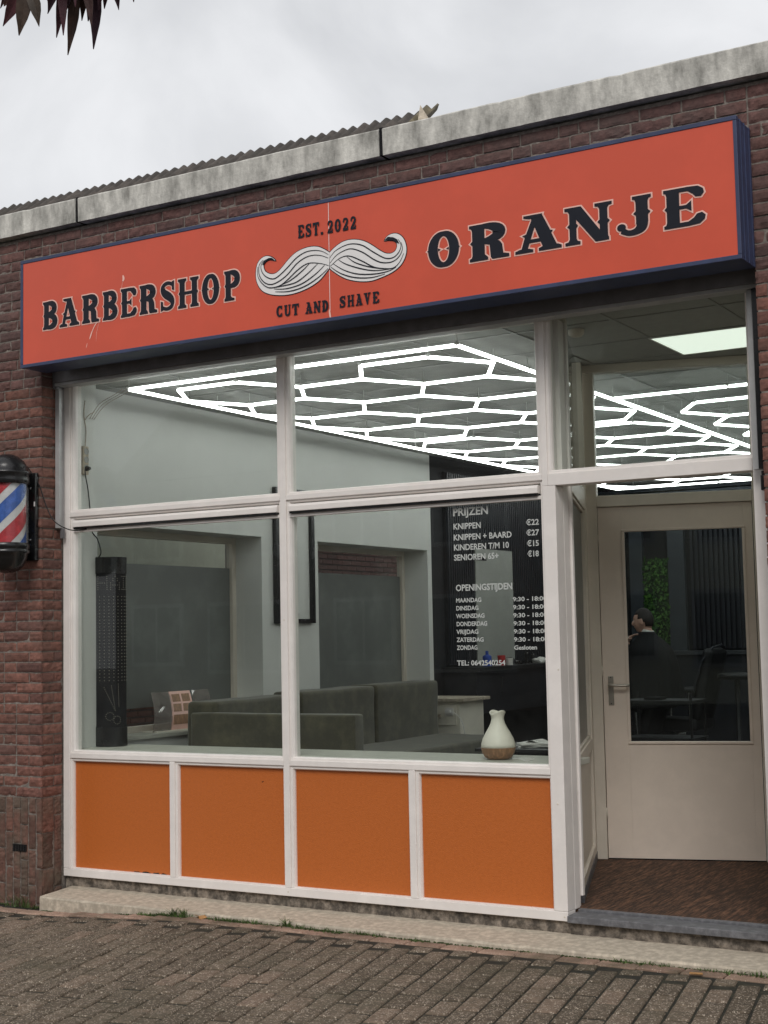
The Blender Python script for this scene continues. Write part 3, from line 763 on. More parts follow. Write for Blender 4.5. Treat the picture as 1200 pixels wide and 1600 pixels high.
def glyph(mb, ch, x, z, w, h, grow=0.0, lift=.001, T=TSG):
    for i, g_ in enumerate(G[ch]):
        hh = lift + i * .00022
        if g_[0] == 'p':
            P = [(x + a * w, z + b_ * h) for a, b_ in g_[1]]
            if grow: P = offset_poly(P, grow)
            A = sum(P[k][0] * P[(k + 1) % len(P)][1] - P[(k + 1) % len(P)][0] * P[k][1] for k in range(len(P)))
            mb.flat(P if A > 0 else P[::-1], T, hh)
        else:
            pts, ws = g_[1], g_[2]; n = len(pts); closed = (Vector(pts[0]) - Vector(pts[-1])).length < 1e-4
            L_, R_ = [], []
            for k in range(n):
                a = Vector(pts[k - 1] if k else (pts[-2] if closed else pts[0])); c = Vector(pts[k + 1] if k < n - 1 else (pts[1] if closed else pts[-1]))
                d = (c - a).normalized(); nn = Vector((-d.y, d.x)); p = Vector(pts[k])
                if grow and not closed and k in (0, n - 1): p = p + d * (-1 if k == 0 else 1) * grow / w
                nw = nn * ws[k] * .5
                u = Vector((x + (p.x + nw.x) * w, z + (p.y + nw.y * w / h if False else z * 0 + p.y + nw.y) * h)); v = Vector((x + (p.x - nw.x) * w, z + (p.y - nw.y) * h))
                if grow:
                    dd = (u - v).normalized() * grow; u += dd; v -= dd
                L_.append(tuple(u)); R_.append(tuple(v))
            for k in range(n - 1): mb.flat([L_[k], R_[k], R_[k + 1], L_[k + 1]][::1], T, hh)
def word(name, letters, z, h, label, outline=True, zs=None):
    for i, (ch, x0, x1) in enumerate(letters):
        a = MB(); b_ = MB()
        zz = z if zs is None else zs[0] + (zs[1] - zs[0]) * (x0 - letters[0][1]) / (letters[-1][1] - letters[0][1])
        glyph(a, ch, x0, zz, x1 - x0, h, 0, .0042); glyph(b_, ch, x0, zz, x1 - x0, h, .0075, .0012)
        o = a.build('letter', M['signblack'], sg); b_.build('letter_outline', M['signpink'], o)
xs1 = [.225, .362, .376, .533, .549, .70, .721, .850, .865, .998, .1, .1]
word('lettering', [('B', .225, .358), ('A', .372, .532), ('R', .552, .698), ('B', .722, .850), ('E', .866, .996), ('R', 1.013, 1.156), ('S', 1.174, 1.295), ('H', 1.315, 1.468), ('O', 1.492, 1.620), ('P', 1.650, 1.776)], 3.45, .176, 'black western letters BARBERSHOP', zs=(3.456, 3.443))
word('lettering', [('O', 3.006, 3.196), ('R', 3.243, 3.484), ('A', 3.518, 3.772), ('N', 3.795, 4.045), ('J', 4.072, 4.268), ('E', 4.306, 4.520)], 3.431, .192, 'black western letters ORANJE')
def small(s, x0, x1, z0, z1, h, gap=.16, sp=.45):
    wd = {' ': sp, '.': .35}; tot = sum(wd.get(c, .8) + gap for c in s) - gap; k = (x1 - x0) / tot; x = x0
    for c in s:
        w_ = wd.get(c, .8)
        if c != ' ':
            out = MB(); glyph(out, c, x, z0 + (z1 - z0) * (x - x0) / (x1 - x0), (w_ if c != '.' else .6) * k, h, .0012, .0042)
            out.build('letter', M['signblack'], sg)
        x += (w_ + gap) * k
small('EST.', 2.176, 2.345, 3.734, 3.730, .072)
small('2022', 2.372, 2.562, 3.730, 3.727, .070, gap=.22)
small('CUT AND', 2.020, 2.374, 3.303, 3.291, .062)
small('SHAVE', 2.444, 2.699, 3.300, 3.294, .062, gap=.24)

MUST = {'outR':[(2.386,3.619),(2.423,3.645),(2.478,3.667),(2.541,3.668),(2.604,3.65),(2.656,3.62),(2.708,3.581),(2.743,3.56),(2.777,3.553),(2.804,3.562),(2.817,3.583),(2.815,3.606),(2.796,3.622),(2.766,3.629),(2.74,3.631),(2.762,3.653),(2.797,3.66),(2.832,3.649),(2.861,3.618),(2.875,3.57),(2.868,3.526),(2.841,3.484),(2.792,3.453),(2.722,3.433),(2.652,3.422),(2.581,3.429),(2.51,3.449),(2.456,3.476),(2.402,3.515),(2.384,3.533)],'outL':[(2.386,3.619),(2.35,3.643),(2.313,3.662),(2.267,3.671),(2.211,3.668),(2.154,3.651),(2.106,3.619),(2.058,3.578),(2.019,3.556),(1.981,3.558),(1.947,3.579),(1.936,3.613),(1.953,3.634),(1.982,3.642),(2.018,3.631),(1.992,3.654),(1.953,3.665),(1.914,3.652),(1.89,3.62),(1.882,3.564),(1.893,3.514),(1.926,3.469),(1.979,3.442),(2.046,3.427),(2.122,3.422),(2.197,3.431),(2.263,3.449),(2.319,3.476),(2.366,3.517),(2.384,3.533)],'tipR':[(2.74,3.631),(2.762,3.647),(2.797,3.639),(2.821,3.624),(2.834,3.599),(2.819,3.605),(2.796,3.622),(2.766,3.629)],'tipL':[(2.018,3.631),(1.997,3.649),(1.973,3.651),(1.945,3.642),(1.929,3.62),(1.938,3.616),(1.953,3.634),(1.982,3.642)],'r1':[(2.385,3.588),(2.423,3.622),(2.487,3.643),(2.541,3.644),(2.603,3.624),(2.673,3.575),(2.742,3.533),(2.794,3.529),(2.83,3.554),(2.843,3.59),(2.827,3.623)],'r2':[(2.388,3.56),(2.431,3.597),(2.495,3.618),(2.54,3.615),(2.602,3.586),(2.672,3.536),(2.724,3.511),(2.785,3.506),(2.829,3.528),(2.851,3.566),(2.844,3.605)],'r3':[(2.389,3.541),(2.44,3.572),(2.485,3.583),(2.53,3.574),(2.601,3.536),(2.671,3.494),(2.741,3.475),(2.793,3.472),(2.832,3.497),(2.859,3.542)],'r4':[(2.499,3.578),(2.547,3.54),(2.627,3.505),(2.715,3.48),(2.758,3.471)],'r5':[(2.444,3.569),(2.493,3.537),(2.582,3.5),(2.671,3.475),(2.767,3.468)],'r6':[(2.408,3.553),(2.475,3.508),(2.564,3.472),(2.67,3.456),(2.758,3.458),(2.81,3.473)],'r7':[(2.393,3.536),(2.456,3.491),(2.546,3.455),(2.652,3.439),(2.74,3.446)],'l1':[(2.378,3.609),(2.331,3.636),(2.276,3.648),(2.22,3.645),(2.163,3.622),(2.105,3.579),(2.057,3.546),(2.009,3.526),(1.961,3.541),(1.928,3.574),(1.919,3.615),(1.943,3.644)],'l2':[(2.378,3.589),(2.331,3.61),(2.275,3.621),(2.219,3.614),(2.162,3.587),(2.105,3.539),(2.047,3.508),(1.989,3.496),(1.941,3.515),(1.908,3.56),(1.906,3.617),(1.934,3.645)],'l3':[(2.38,3.546),(2.33,3.565),(2.265,3.579),(2.218,3.574),(2.162,3.547),(2.104,3.508),(2.047,3.48),(1.979,3.478),(1.932,3.505),(1.898,3.554),(1.896,3.611)],'l4':[(2.251,3.577),(2.199,3.541),(2.123,3.501),(2.056,3.483)],'l5':[(2.307,3.569),(2.246,3.527),(2.16,3.484),(2.056,3.476),(1.979,3.475)],'l6':[(2.353,3.554),(2.292,3.512),(2.198,3.47),(2.094,3.457),(2.008,3.467)],'l7':[(2.375,3.531),(2.31,3.49),(2.216,3.452),(2.112,3.439),(2.017,3.45)]}

ms = None
def smooth_closed(P, n=4):
    q = P + P[:3]; out = []
    for i in range(len(P)):
        p0, p1, p2, p3 = q[i], q[i + 1], q[i + 2], q[(i + 3) % len(q)]
        for k in range(n):
            t = k / n
            out.append(tuple(.5 * (2 * b_ + (c - a) * t + (2 * a - 5 * b_ + 4 * c - d) * t * t + (3 * b_ - a - 3 * c + d) * t ** 3) for a, b_, c, d in zip(p0, p1, p2, p3)))
    return out
mo_ = MB(); ol = MB(); ln = MB()
for key in ('outR', 'outL'):
    P = MUST[key]
    # keep the curl's tip and the parting crisp
    P2 = catmull(P, 4)[:-1]
    A = sum(P2[k][0] * P2[(k + 1) % len(P2)][1] - P2[(k + 1) % len(P2)][0] * P2[k][1] for k in range(len(P2)))
    if A < 0: P2 = P2[::-1]
    mo_.flat(P2, TSG, .0032 + (.0004 if key == 'outL' else 0)); ol.flat(offset_poly(P2, .0045), TSG, .0015 + (.0004 if key == 'outL' else 0))
def line(mb, pts, w0, h, T=TSG, taper=True):
    q = catmull(pts, 5); n = len(q); L_ = []; R_ = []
    for k in range(n):
        a = Vector(q[max(0, k - 1)]); c = Vector(q[min(n - 1, k + 1)]); d = (c - a).normalized(); t = k / (n - 1)
        w_ = w0 * (.35 + .65 * math.sin(math.pi * t) if taper else 1); p = Vector(q[k]); nn = Vector((-d.y, d.x)) * w_ * .5
        L_.append(p + nn); R_.append(p - nn)
    for k in range(n - 1): mb.flat([tuple(L_[k]), tuple(R_[k]), tuple(R_[k + 1]), tuple(L_[k + 1])], T, h)
i = 0
for key, P in MUST.items():
    if key[0] in 'rl': line(ln, P, .0068, .0046 + i * .00012); i += 1
for key in ('tipR', 'tipL'):
    P = MUST[key]; ln.flat(P, TSG, .0046 + i * .00012); i += 1
mu = mo_.build('moustache', M['signwhite'], sg); ol.build('outline', M['signblack'], mu); ln.build('strand_lines', M['signblack'], mu)
sc = MB()
line(sc, [(.888, 3.712), (.893, 3.690), (.886, 3.675)], .016, .0016)
line(sc, [(.887, 3.68), (.876, 3.62), (.874, 3.52)], .0022, .0018)
line(sc, [(.715, 3.475), (.66, 3.43), (.622, 3.36)], .006, .0016); line(sc, [(.64, 3.40), (.618, 3.35)], .010, .0019)
line(sc, [(.70, 3.46), (.675, 3.38), (.672, 3.33)], .0018, .0021); line(sc, [(.60, 3.33), (.59, 3.30)], .004, .0016)
line(sc, [(2.384, 3.245), (2.376, 3.30)], .012, .0026)
sc.build('scratches', M['signpink'], sg)

# ------------------------------------------------------------------ barber pole
bp_ = thing('barber_pole', 'black domed barber pole lamp with red white and blue spiral on the brick pier', 'barber pole', (-.117, BF, 2.3))
PC = (-.117, -.385, 0); pr = .128
m = MB()
m.lathe([(0, 2.700), (.035, 2.697), (.07, 2.684), (.105, 2.655), (.128, 2.618), (.134, 2.590), (.146, 2.583), (.146, 2.572), (.138, 2.565), (.142, 2.535), (.142, 2.510), (.136, 2.504)], PC, 40)
m.build('dome_cap', M['black'], bp_, smooth=True)
m = MB(); m.lathe([(.136, 2.128), (.142, 2.122), (.142, 2.095), (.134, 2.088), (.144, 2.078), (.144, 2.066), (.134, 2.058), (.126, 2.03), (.105, 1.985), (.075, 1.955), (.035, 1.941), (0, 1.938)], PC, 40); m.build('base_cup', M['black'], bp_, smooth=True)
m = MB(); m.lathe([(.134, 2.504), (.134, 2.128)], PC, 64); m.build('glass_cylinder', M['glassclear'], bp_, smooth=True)
cyl = MB(); n = 72; nz_ = 40
for j in range(nz_ + 1):
    z = 2.12 + (2.51 - 2.12) * j / nz_
    for k in range(n): cyl.v.append((PC[0] + .118 * math.cos(2 * math.pi * k / n), PC[1] + .118 * math.sin(2 * math.pi * k / n), z))
mats = []
for j in range(nz_):
    for k in range(n):
        a = j * n + k; b2 = j * n + (k + 1) % n; cyl.f.append((a, b2, b2 + n, a + n))
dr = cyl.build('striped_drum', [M['polewhite']], bp_, smooth=True)
# helical bands as raised films
def band(ph, mat, frac):
    mb = MB(); H0, H1 = 2.121, 2.509; pitch = .74; wdt = frac * pitch; N_ = 90
    rows = []
    for i in range(-N_ * 3, N_ * 3):
        an = 2 * math.pi * i / N_; zc = 2.3 + (an + ph) / (2 * math.pi) * pitch
        for rep in (-2, -1, 0, 1, 2):
            pass
        rows.append((an, zc))
    q = []
    for an, zc in rows:
        r_ = .1195
        za, zb = max(H0, min(H1, zc - wdt / 2)), max(H0, min(H1, zc + wdt / 2))
        q.append([(PC[0] + r_ * math.cos(an), PC[1] + r_ * math.sin(an), z) for z in (za, (za + zb) / 2, zb)])
    for i in range(len(q) - 1):
        if q[i][2][2] - q[i][0][2] < 1e-5 and q[i + 1][2][2] - q[i + 1][0][2] < 1e-5: continue
        for j in range(2):
            mb.add([q[i][j], q[i + 1][j], q[i + 1][j + 1], q[i][j + 1]], [(0, 1, 2, 3)])
    mb.build('stripe', mat, dr)
[band(1.22 + k * math.pi, M["poleblue"], .165) for k in (0, 1)]; [band(1.22 - math.pi / 2 + k * math.pi, M["polered"], .165) for k in (0, 1)]
m = MB(); m.box(-.185, -.022, BF - .034, BF - .002, 2.022, 2.588); m.build('back_plate', M['black'], bp_, bevel=.003)
for z_ in (2.50, 2.075):
    m = MB(); m.box(-.17, -.06, -.29, BF - .035, z_, z_ + .05); m.build('arm', M['black'], bp_, bevel=.003)
m = MB(); m.box(-.03, -.021, BF - .037, BF - .034, 2.37, 2.40); m.build('switch', M['signwhite'], bp_)
for z in (2.49, 2.155):
    m = MB(); m.sphere((-.06, BF - .036, z), .006, .004, .006, 8, 6); m.build('screw', M['chrome'], bp_)
cb = MB(); cb.tube(catmull([(-.06, -.27, 2.63), (-.045, -.235, 2.58), (-.01, -.205, 2.50), (.03, -.18, 2.36), (.07, -.15, 2.27), (.11, -.08, 2.225), (.13, -.02, 2.217), (.17, .0, 2.222), (.20, .004, 2.224)], 6), .0038, 8)
tag(cb.build('power_cable', M['black'], smooth=True), 'thin black cable drooping from the barber pole to the window frame', 'cable')

# ------------------------------------------------------------------ porch: ceiling, door wall, side window
FZ = .045
A_ = Vector((2.978, 1.701, 0)); th_ = R(16.1)
TD = Matrix(((math.cos(th_), -math.sin(th_), 0, A_.x), (math.sin(th_), math.cos(th_), 0, A_.y), (0, 0, 1, 0), (0, 0, 0, 1)))
def dbox(mb, *b_): return mb.box(*b_, T=TD)
ed = thing('entrance_door', 'cream half-glazed entrance door with lever handle set back in the porch', 'door', tuple(TD @ Vector((.55, .03, FZ))))
m = MB()
dbox(m, -.012, .065, 0, .11, FZ, 3.185); dbox(m, 1.047, 1.13, 0, .11, FZ, 3.185); dbox(m, .0655, 1.0465, 0, .11, 2.302, 2.375); dbox(m, -.05, 1.15, -.012, .11, 3.187, 3.238)
m.build('door_frame', M['cream'], ed, bevel=.004)
m = MB()
zs_, ze_ = .052, 2.298
dbox(m, .069, .225, .02, .062, zs_, ze_); dbox(m, .987, 1.043, .02, .062, zs_, ze_); dbox(m, .2255, .9865, .02, .062, zs_, .782); dbox(m, .2255, .9865, .02, .062, 2.142, ze_)
lfp = m.build('door_leaf', M['doorpaint'], ed)
m = MB()
for x0, x1, z0, z1 in ((.216, .996, .772, .790), (.216, .996, 2.134, 2.152), (.216, .236, .7905, 2.1335), (.976, .996, .7905, 2.1335)): dbox(m, x0, x1, .010, .03, z0, z1)
m.build('glazing_bead', M['doorpaint'], lfp, bevel=.004)
m = MB(); dbox(m, .22, .992, .038, .043, .778, 2.146); m.build('door_glass', M['glassdark'], lfp)
m = MB(); dbox(m, .101, .136, .014, .0195, 1.020, 1.207); hp = m.build('handle', M['steel'], lfp, bevel=.003)
m = MB(); m.tube([TD @ Vector(p) for p in ((.114, .016, 1.149), (.114, -.03, 1.149))], .011, 12)
m.tube([TD @ Vector(p) for p in catmull([(.106, -.032, 1.149), (.13, -.035, 1.149), (.18, -.035, 1.1475), (.215, -.034, 1.147), (.237, -.026, 1.147)], 5)], .0095, 12); m.build('lever', M['steel'], hp, smooth=True)
m = MB()
for z in (1.03, 1.197): m.sphere(TD @ Vector((.1185, .0135, z)), .004, .004, .004, 8, 6)
m.build('screw', M['black'], hp)
m = MB(); dbox(m, .07, .99, .016, .064, FZ + .001, .0515); m.build('bottom_seal', M['blackmatt'], ed)
m = MB(); dbox(m, .066, 1.046, .05, .055, 2.376, 3.186); m.build('transom_pane', M['glass'], ed)
m = MB()
for z in (.30, 1.2, 2.05): m.tube([TD @ Vector((.067, .014, z)), TD @ Vector((.067, .014, z + .07))], .006, 8)
m.build('hinge', M['cream'], ed, smooth=True)

N_ = Vector((3.505, .22, 0)); wd = (N_ - A_); SL = wd.length; wd.normalize(); nn_ = Vector((-wd.y, wd.x, 0))
nn_ = nn_ if nn_.x > 0 else -nn_
TS = Matrix(((wd.x, nn_.x, 0, A_.x), (wd.y, nn_.y, 0, A_.y), (0, 0, 1, 0), (0, 0, 0, 1)))      # local x along wall to street, y towards the porch
ps = thing('porch_side_window', 'cream timber side window of the porch beside the entrance door', 'window', tuple(TS @ Vector((SL / 2, 0, FZ))))
m = MB(); sb = lambda *b_: m.box(*b_, T=TS)
sb(.012, .15, -.07, .0, FZ, 3.235); sb(1.42, SL, -.06, .0, .10, 3.235)
sb(.1505, 1.4195, -.06, -.001, 2.275, 2.41); sb(.1505, 1.4195, -.06, -.001, .757, .822); sb(.1505, 1.4195, -.06, -.001, .10, .155)
m.build('frame', M['cream'], ps, bevel=.003)
m = MB()
for z0, z1 in ((.8225, .842), (2.257, 2.2745)): sb(.151, 1.419, -.05, -.012, z0, z1)
for x0, x1 in ((.151, .175), (1.395, 1.419)): sb(x0, x1, -.05, -.012, .8425, 2.2565)
m.build('glazing_bead', M['cream'], ps, bevel=.004)
m = MB(); sb(.155, 1.415, -.034, -.030, .825, 2.27); m.build('side_pane', M['frost'], ps, label='frosted lower pane')
m = MB(); sb(.152, 1.418, -.034, -.030, 2.411, 3.235); m.build('side_pane', M['glass'], ps)
m = MB(); sb(.151, 1.419, -.045, -.020, .156, .7565); m.build('panel', M['cream'], ps)
m = MB(); sb(.02, 1.50, -.07, .002, .0455, .099); m.build('skirting', M['bluestone'], ps)
# front return between the facade post and the side window
m = MB()
m.box(3.478, 3.5125, .1005, .165, FZ, 3.19); m.box(3.470, 3.500, .1655, .205, FZ, 3.19)
m.build('door_post', M['white'], sf, bevel=.003)
m = MB(); m.box(3.476, 3.5125, .206, .232, .098, 3.19); m.build('porch_post', M['white'], sf, bevel=.003)

st = lambda name, mb, mat, **k: mb.build(name, mat, kind='structure', **k)
# floors, ceilings and walls of the inside
m = MB(); m.prism([(3.49, .13), (XR, .13), (XR, .9), (4.12, 2.06), (2.978, 1.72)], -.05, FZ, Matrix.Identity(4)); st('porch_floor', m, M['mat'])
m = MB(); m.box(-.45, 6.4, .10, 10.0, -.2, -.0505); m.box(-.40, 2.9, .11, 9.7, -.05, FZ - .002); m.box(2.9, 3.3, 1.9, 9.7, -.05, FZ - .002); m.box(3.3, 6.3, 2.1, 9.7, -.05, FZ - .002); m.box(2.9, 3.3, .11, 1.0, -.05, FZ - .003); st('shop_floor', m, M['floor'])
cl = MB(); cl.box(-.45, 6.4, .10, 10.0, 3.241, 3.32); ceil = st('ceiling', cl, M['ceil'])
m = MB()
x = 3.67 - .61 * 6
while x < 6.3:
    m.box(x - .011, x + .011, .105, 9.7, 3.236, 3.2405); x += .61
y = 1.1 - .6
while y < 9.7:
    m.box(-.1, 6.3, y - .011, y + .011, 3.2365, 3.2404); y += .6
m.build('ceiling_grid', M['tbar'], ceil, kind='structure')
m = MB()   # front return beside the window, lintel box
m.box(-.45, .05, .102, .262, -.05, 3.24)
st('wall_front', m, M['inwall'])
WX = -.12; WT = -.44
m = MB()
m.box(WT, WX, .263, .46, -.05, 3.24); m.box(WT, WX, .46, 2.39, -.05, .80); m.box(WT, WX, .46, 2.39, 2.305, 3.24); m.box(WT, WX, 2.39, 3.21, -.05, 3.24)
m.box(WT, WX, 3.21, 5.13, -.05, .80); m.box(WT, WX, 3.21, 5.13, 2.305, 3.24); m.box(WT, WX, 5.13, 5.21, -.05, 3.24)
st('wall_left', m, M['inwall'])
m = MB(); m.box(WT, WX, 5.2105, 9.7, -.05, 3.24); m.box(WT, 6.4, 9.45, 9.7, -.05, 3.24); st('wall_back', m, M['slatgap'])
m = MB(); m.box(6.2, 6.4, .3, 9.45, -.05, 3.24); m.box(4.70, 6.2, .25, .32, -.05, 3.24); st('wall_right', m, M['inwall'])
m = MB(); m.prism([(4.08, 2.10), (4.14, 2.06), (4.70, .9), (4.70, .2), (4.78, .2), (4.78, .95)], FZ, 3.24, Matrix.Identity(4)); st('porch_wall', m, M['cream'])

# windows in the left wall with frosted film
for (y0, y1, lab) in ((.46, 2.39, 'side window with frosted film nearest the street, behind the light tower'), (3.21, 5.13, 'side window with frosted film behind the green sofa back')):
    w_ = thing('side_window', lab, 'window', (-.42, (y0 + y1) / 2, .8), group='windows in the left wall')
    m = MB(); m.box(-.435, -.375, y0, y0 + .05, .80, 2.305); m.box(-.435, -.375, y1 - .05, y1, .80, 2.305); m.box(-.435, -.375, y0 + .0505, y1 - .0505, .80, .87); m.box(-.435, -.375, y0 + .0505, y1 - .0505, 2.255, 2.305)
    m.build('frame', M['cream'], w_, bevel=.003)
    m = MB(); m.box(-.372, -.10, y0 - .02, y1 - .002, .8005, .825); m.build('sill', M['ledge'], w_)
    m = MB(); m.box(-.41, -.406, y0 + .05, y1 - .05, .87, 2.255); pn = m.build('pane', M['glassclear'], w_)
    m = MB(); m.box(-.4045, -.4025, y0 + .052, y1 - .052, 1.0, 2.06); m.build('frosted_film', M['frost'], pn)
nw = thing('neighbour_wall', 'neighbouring side wall with brick base and cream upper part, seen through the side windows', 'wall', (-3, 5, -.2))
m = MB(); T_ = frame_T((-3.0, 12, 0), (0, -1, 0), (0, 0, 1))
z = -.2
while z < 1.02:
    y = .0 if int(round(z / .0661)) % 2 else -.11
    while y < 12: 
        m.box(max(0, y) + .005, min(12, y + .21), z + .005, z + .055, -.01, .004, T=T_); y += .222
    z += .0661
m.build('brick_base', M['brick'], nw)
m = MB(); z = 1.12
while z < 3.8:
    y = .0 if int(round(z / .0661)) % 2 else -.11
    while y < 6.2: m.box(max(0, y) + .005, min(6.2, y + .21), z + .005, z + .055, -.01, .004, T=T_); y += .222
    z += .0661
m.build('brick_field', M['brickdark'], nw)
m = MB(); m.box(-3.3, -3.005, 0, 12, -.25, 3.9); m.build('mortar_core', M['mortar'], nw)
m = MB(); m.box(-3.004, -2.985, 0, 5.7, 1.10, 3.9); m.build('cream_render', M['creamwall'], nw)
m = MB(); m.box(-3.004, -2.93, 0, 5.7, 2.08, 2.22); m.build('gutter', M['black'], nw)

# window ledge
m = MB(); m.box(.052, 3.44, .101, .53, .765, .80); tag(m.build('window_ledge', M['ledge'], bevel=.004), 'long pale ledge inside the shop window, under the light tower and diffuser', 'ledge')

# ------------------------------------------------------------------ hexagon ceiling lights
LZ = 3.15; HA = .46
def tube_mesh(L_, name):
    mb = MB(); mb.tube([(-L_ / 2 + .004, 0, 0), (L_ / 2 - .004, 0, 0)], .0128, 10)
    me = bpy.data.meshes.new(name); me.from_pydata(mb.v, [], mb.f); me.materials.append(M['tube']); me.materials.append(M['tubeback'])
    for p_ in me.polygons:
        if p_.center.z > .0089: p_.material_index = 1
    return me
HEX_ME = tube_mesh(HA * 1.0, 'led_tube')
cj = MB(); cj.sphere((0, 0, .010), .019, .019, .012, 10, 6); cj.tube([(0, 0, .015), (0, 0, .085)], .0025, 6)
CJ_ME = bpy.data.meshes.new('connector'); CJ_ME.from_pydata(cj.v, [], cj.f); CJ_ME.materials.append(M['joint_clip'])
def place(me, name, root, loc, rz, sx=1):
    o = bpy.data.objects.new(name, me); COL.objects.link(o); o.parent = root
    o.location = loc; o.rotation_euler = (0, 0, rz); o.scale = (sx, 1, 1); return o
def kit(label, gx, gy, cols, frame):
    """frame=(x0,x1,y0,y1); cols: list of (centre x, first centre y, count)"""
    r_ = thing('hexagon_ceiling_light', label, 'ceiling light', (0, 0, 0), group='hexagon lights on the ceiling')
    r_.location = (0, 0, LZ); _W[r_.name] = Matrix.Identity(4)
    seen = set(); nodes = {}
    def seg(p, q):
        k = tuple(sorted((p, q)))
        if k in seen: return
        seen.add(k)
        a, b2 = [Vector((gx + .237 * u[0], gy + .3985 * u[1])) for u in (p, q)]; d = b2 - a
        place(HEX_ME, 'led_tube', r_, ((a.x + b2.x) / 2, (a.y + b2.y) / 2, 0), math.atan2(d.y, d.x), d.length / HA)
        nodes[tuple(a)] = 1; nodes[tuple(b2)] = 1
    for ci, cj, n in cols:
        for k in range(n):
            j = cj + 2 * k; vs = [(ci + 2, j), (ci + 1, j + 1), (ci - 1, j + 1), (ci - 2, j), (ci - 1, j - 1), (ci + 1, j - 1)]
            for i in range(6): seg(vs[i], vs[(i + 1) % 6])
    if frame:
        x0, x1, y0, y1 = frame
        def run(a, b2):
            n = max(1, round((b2 - a).length / 1.0)); d = (b2 - a) / n
            for i in range(n):
                m_ = a + d * (i + .5); place(HEX_ME, 'frame_tube', r_, (m_.x, m_.y, 0), math.atan2(d.y, d.x), d.length / HA); nodes[(round((a + d * i).x, 3), round((a + d * i).y, 3))] = 1
        run(Vector((x0, y0)), Vector((x1, y0))); run(Vector((x0, y0)), Vector((x0, y1))); run(Vector((x1, y0)), Vector((x1, y1))); run(Vector((x0, y1)), Vector((x1, y1)))
    for x, y in nodes: place(CJ_ME, 'connector', r_, (x, y, 0), 0)
c1 = [(2, 1, 4), (5, 2, 3), (8, 1, 4)]
kit('hexagon tube ceiling light nearest the window, above the green sofa', .395, .42, c1, (.385, 2.832, .21, 8.85))
kit('hexagon tube ceiling light in the middle of the shop, directly behind the nearest one', .395, 3.78, c1, None)
kit('small hexagon tube light at the far end of the ceiling', .395, 7.14, [(2, 1, 2), (5, 2, 1), (8, 1, 2)], None)
kit('hexagon tube ceiling light on the right, seen above the porch door', 3.03, 3.115, [(2, 1, 6), (5, 2, 5), (8, 1, 6)], (2.846, 5.35, 2.57, 8.84))
pl_ = thing('ceiling_panel_light', 'square lit ceiling panel light in the porch behind the fanlight', 'ceiling light', (3.975, 1.4, 3.24))
m = MB(); m.box(3.675, 4.275, 1.103, 1.697, 3.2325, 3.2355); m.build('diffuser', M['panel'], pl_)
m = MB()
for bx in ((3.662, 3.674, 1.09, 1.71), (4.276, 4.288, 1.09, 1.71)): m.box(bx[0], bx[1], bx[2], bx[3], 3.230, 3.2355)
for by in ((1.09, 1.102), (1.698, 1.71)): m.box(3.6745, 4.2755, by[0], by[1], 3.230, 3.2355)
m.build('rim', M['signwhite'], pl_)
# smoke detector and lead on the porch ceiling
sd = MB(); sd.lathe([(0, 3.195), (.03, 3.197), (.045, 3.21), (.048, 3.236)], (3.40, .62, 0), 20)
tag(sd.build('door_sensor', M['cream'], smooth=True), 'small round sensor at the top corner of the porch ceiling', 'sensor')

# ------------------------------------------------------------------ furniture and things inside
def rbox(mb, x0, x1, y0, y1, z0, z1, n=10, amp=.006, rad=.03):
    """soft upholstered block"""
    vs = []; fs = []
    bm = bmesh.new(); bmesh.ops.create_cube(bm, size=1)
    bmesh.ops.bevel(bm, geom=bm.edges[:], offset=.0001, segments=1)
    bm.free()
    mb.box(x0, x1, y0, y1, z0, z1)
so_ = thing('corner_sofa', 'dark green velvet corner sofa along the left wall and shop window', 'sofa', (.8, 2, FZ))
def soft(name, x0, x1, y0, y1, z0, z1, parent, mat='velvet', r_=.03, label=None):
    me = bpy.data.meshes.new(name); bm = bmesh.new(); bmesh.ops.create_cube(bm, size=1)
    for v in bm.verts: v.co = Vector(((x0 + x1) / 2 + v.co.x * (x1 - x0), (y0 + y1) / 2 + v.co.y * (y1 - y0), (z0 + z1) / 2 + v.co.z * (z1 - z0)))
    bmesh.ops.bevel(bm, geom=bm.edges[:], offset=r_, segments=4, affect='EDGES', profile=.5)
    bmesh.ops.subdivide_edges(bm, edges=[e_ for e_ in bm.edges if e_.calc_length() > .12], cuts=7, use_grid_fill=True)
    for v in bm.verts:
        p = v.co; q = noise.noise(p * 3.1) * .009 + noise.noise(p * 9) * .003
        u = (p.x - x0) / (x1 - x0) - .5; w_ = (p.y - y0) / (y1 - y0) - .5; t = (p.z - z0) / (z1 - z0) - .5
        c = Vector((u, w_, t)); 
        if c.length: v.co = p + c.normalized() * q
    bm.to_mesh(me); bm.free(); me.materials.append(M[mat])
    for p in me.polygons: p.use_smooth = True
    o = bpy.data.objects.new(name, me); COL.objects.link(o)
    if parent is not None: o.parent = parent; o.matrix_parent_inverse = world_of(parent).inverted()
    if label: o['label'] = label
    return o
soft('back_cushion', .02, .30, 1.24, 2.30, .56, 1.05, so_); soft('back_cushion', .02, .30, 2.31, 3.415, .56, 1.07, so_); soft('back_cushion', .02, .305, 3.43, 4.52, .56, 1.08, so_)
soft('seat', .0, 1.02, 1.12, 4.55, .22, .60, so_); soft('seat', 1.03, 1.64, 1.12, 1.75, .22, .60, so_)
soft('front_panel', .26, 1.61, .98, 1.10, .10, .985, so_, r_=.018)
m = MB()
for x, y in ((.1, 1.1), (.9, 4.4), (.1, 4.4), (1.5, 1.2)): m.tube([(x, y, FZ), (x, y, .23)], .02, 8)
for _c in (0,): pass
m.build('legs', M['black'], so_)
cab = thing('side_cabinet', 'small white cabinet with grey top at the end of the sofa', 'cabinet', (.2, 5.0, FZ))
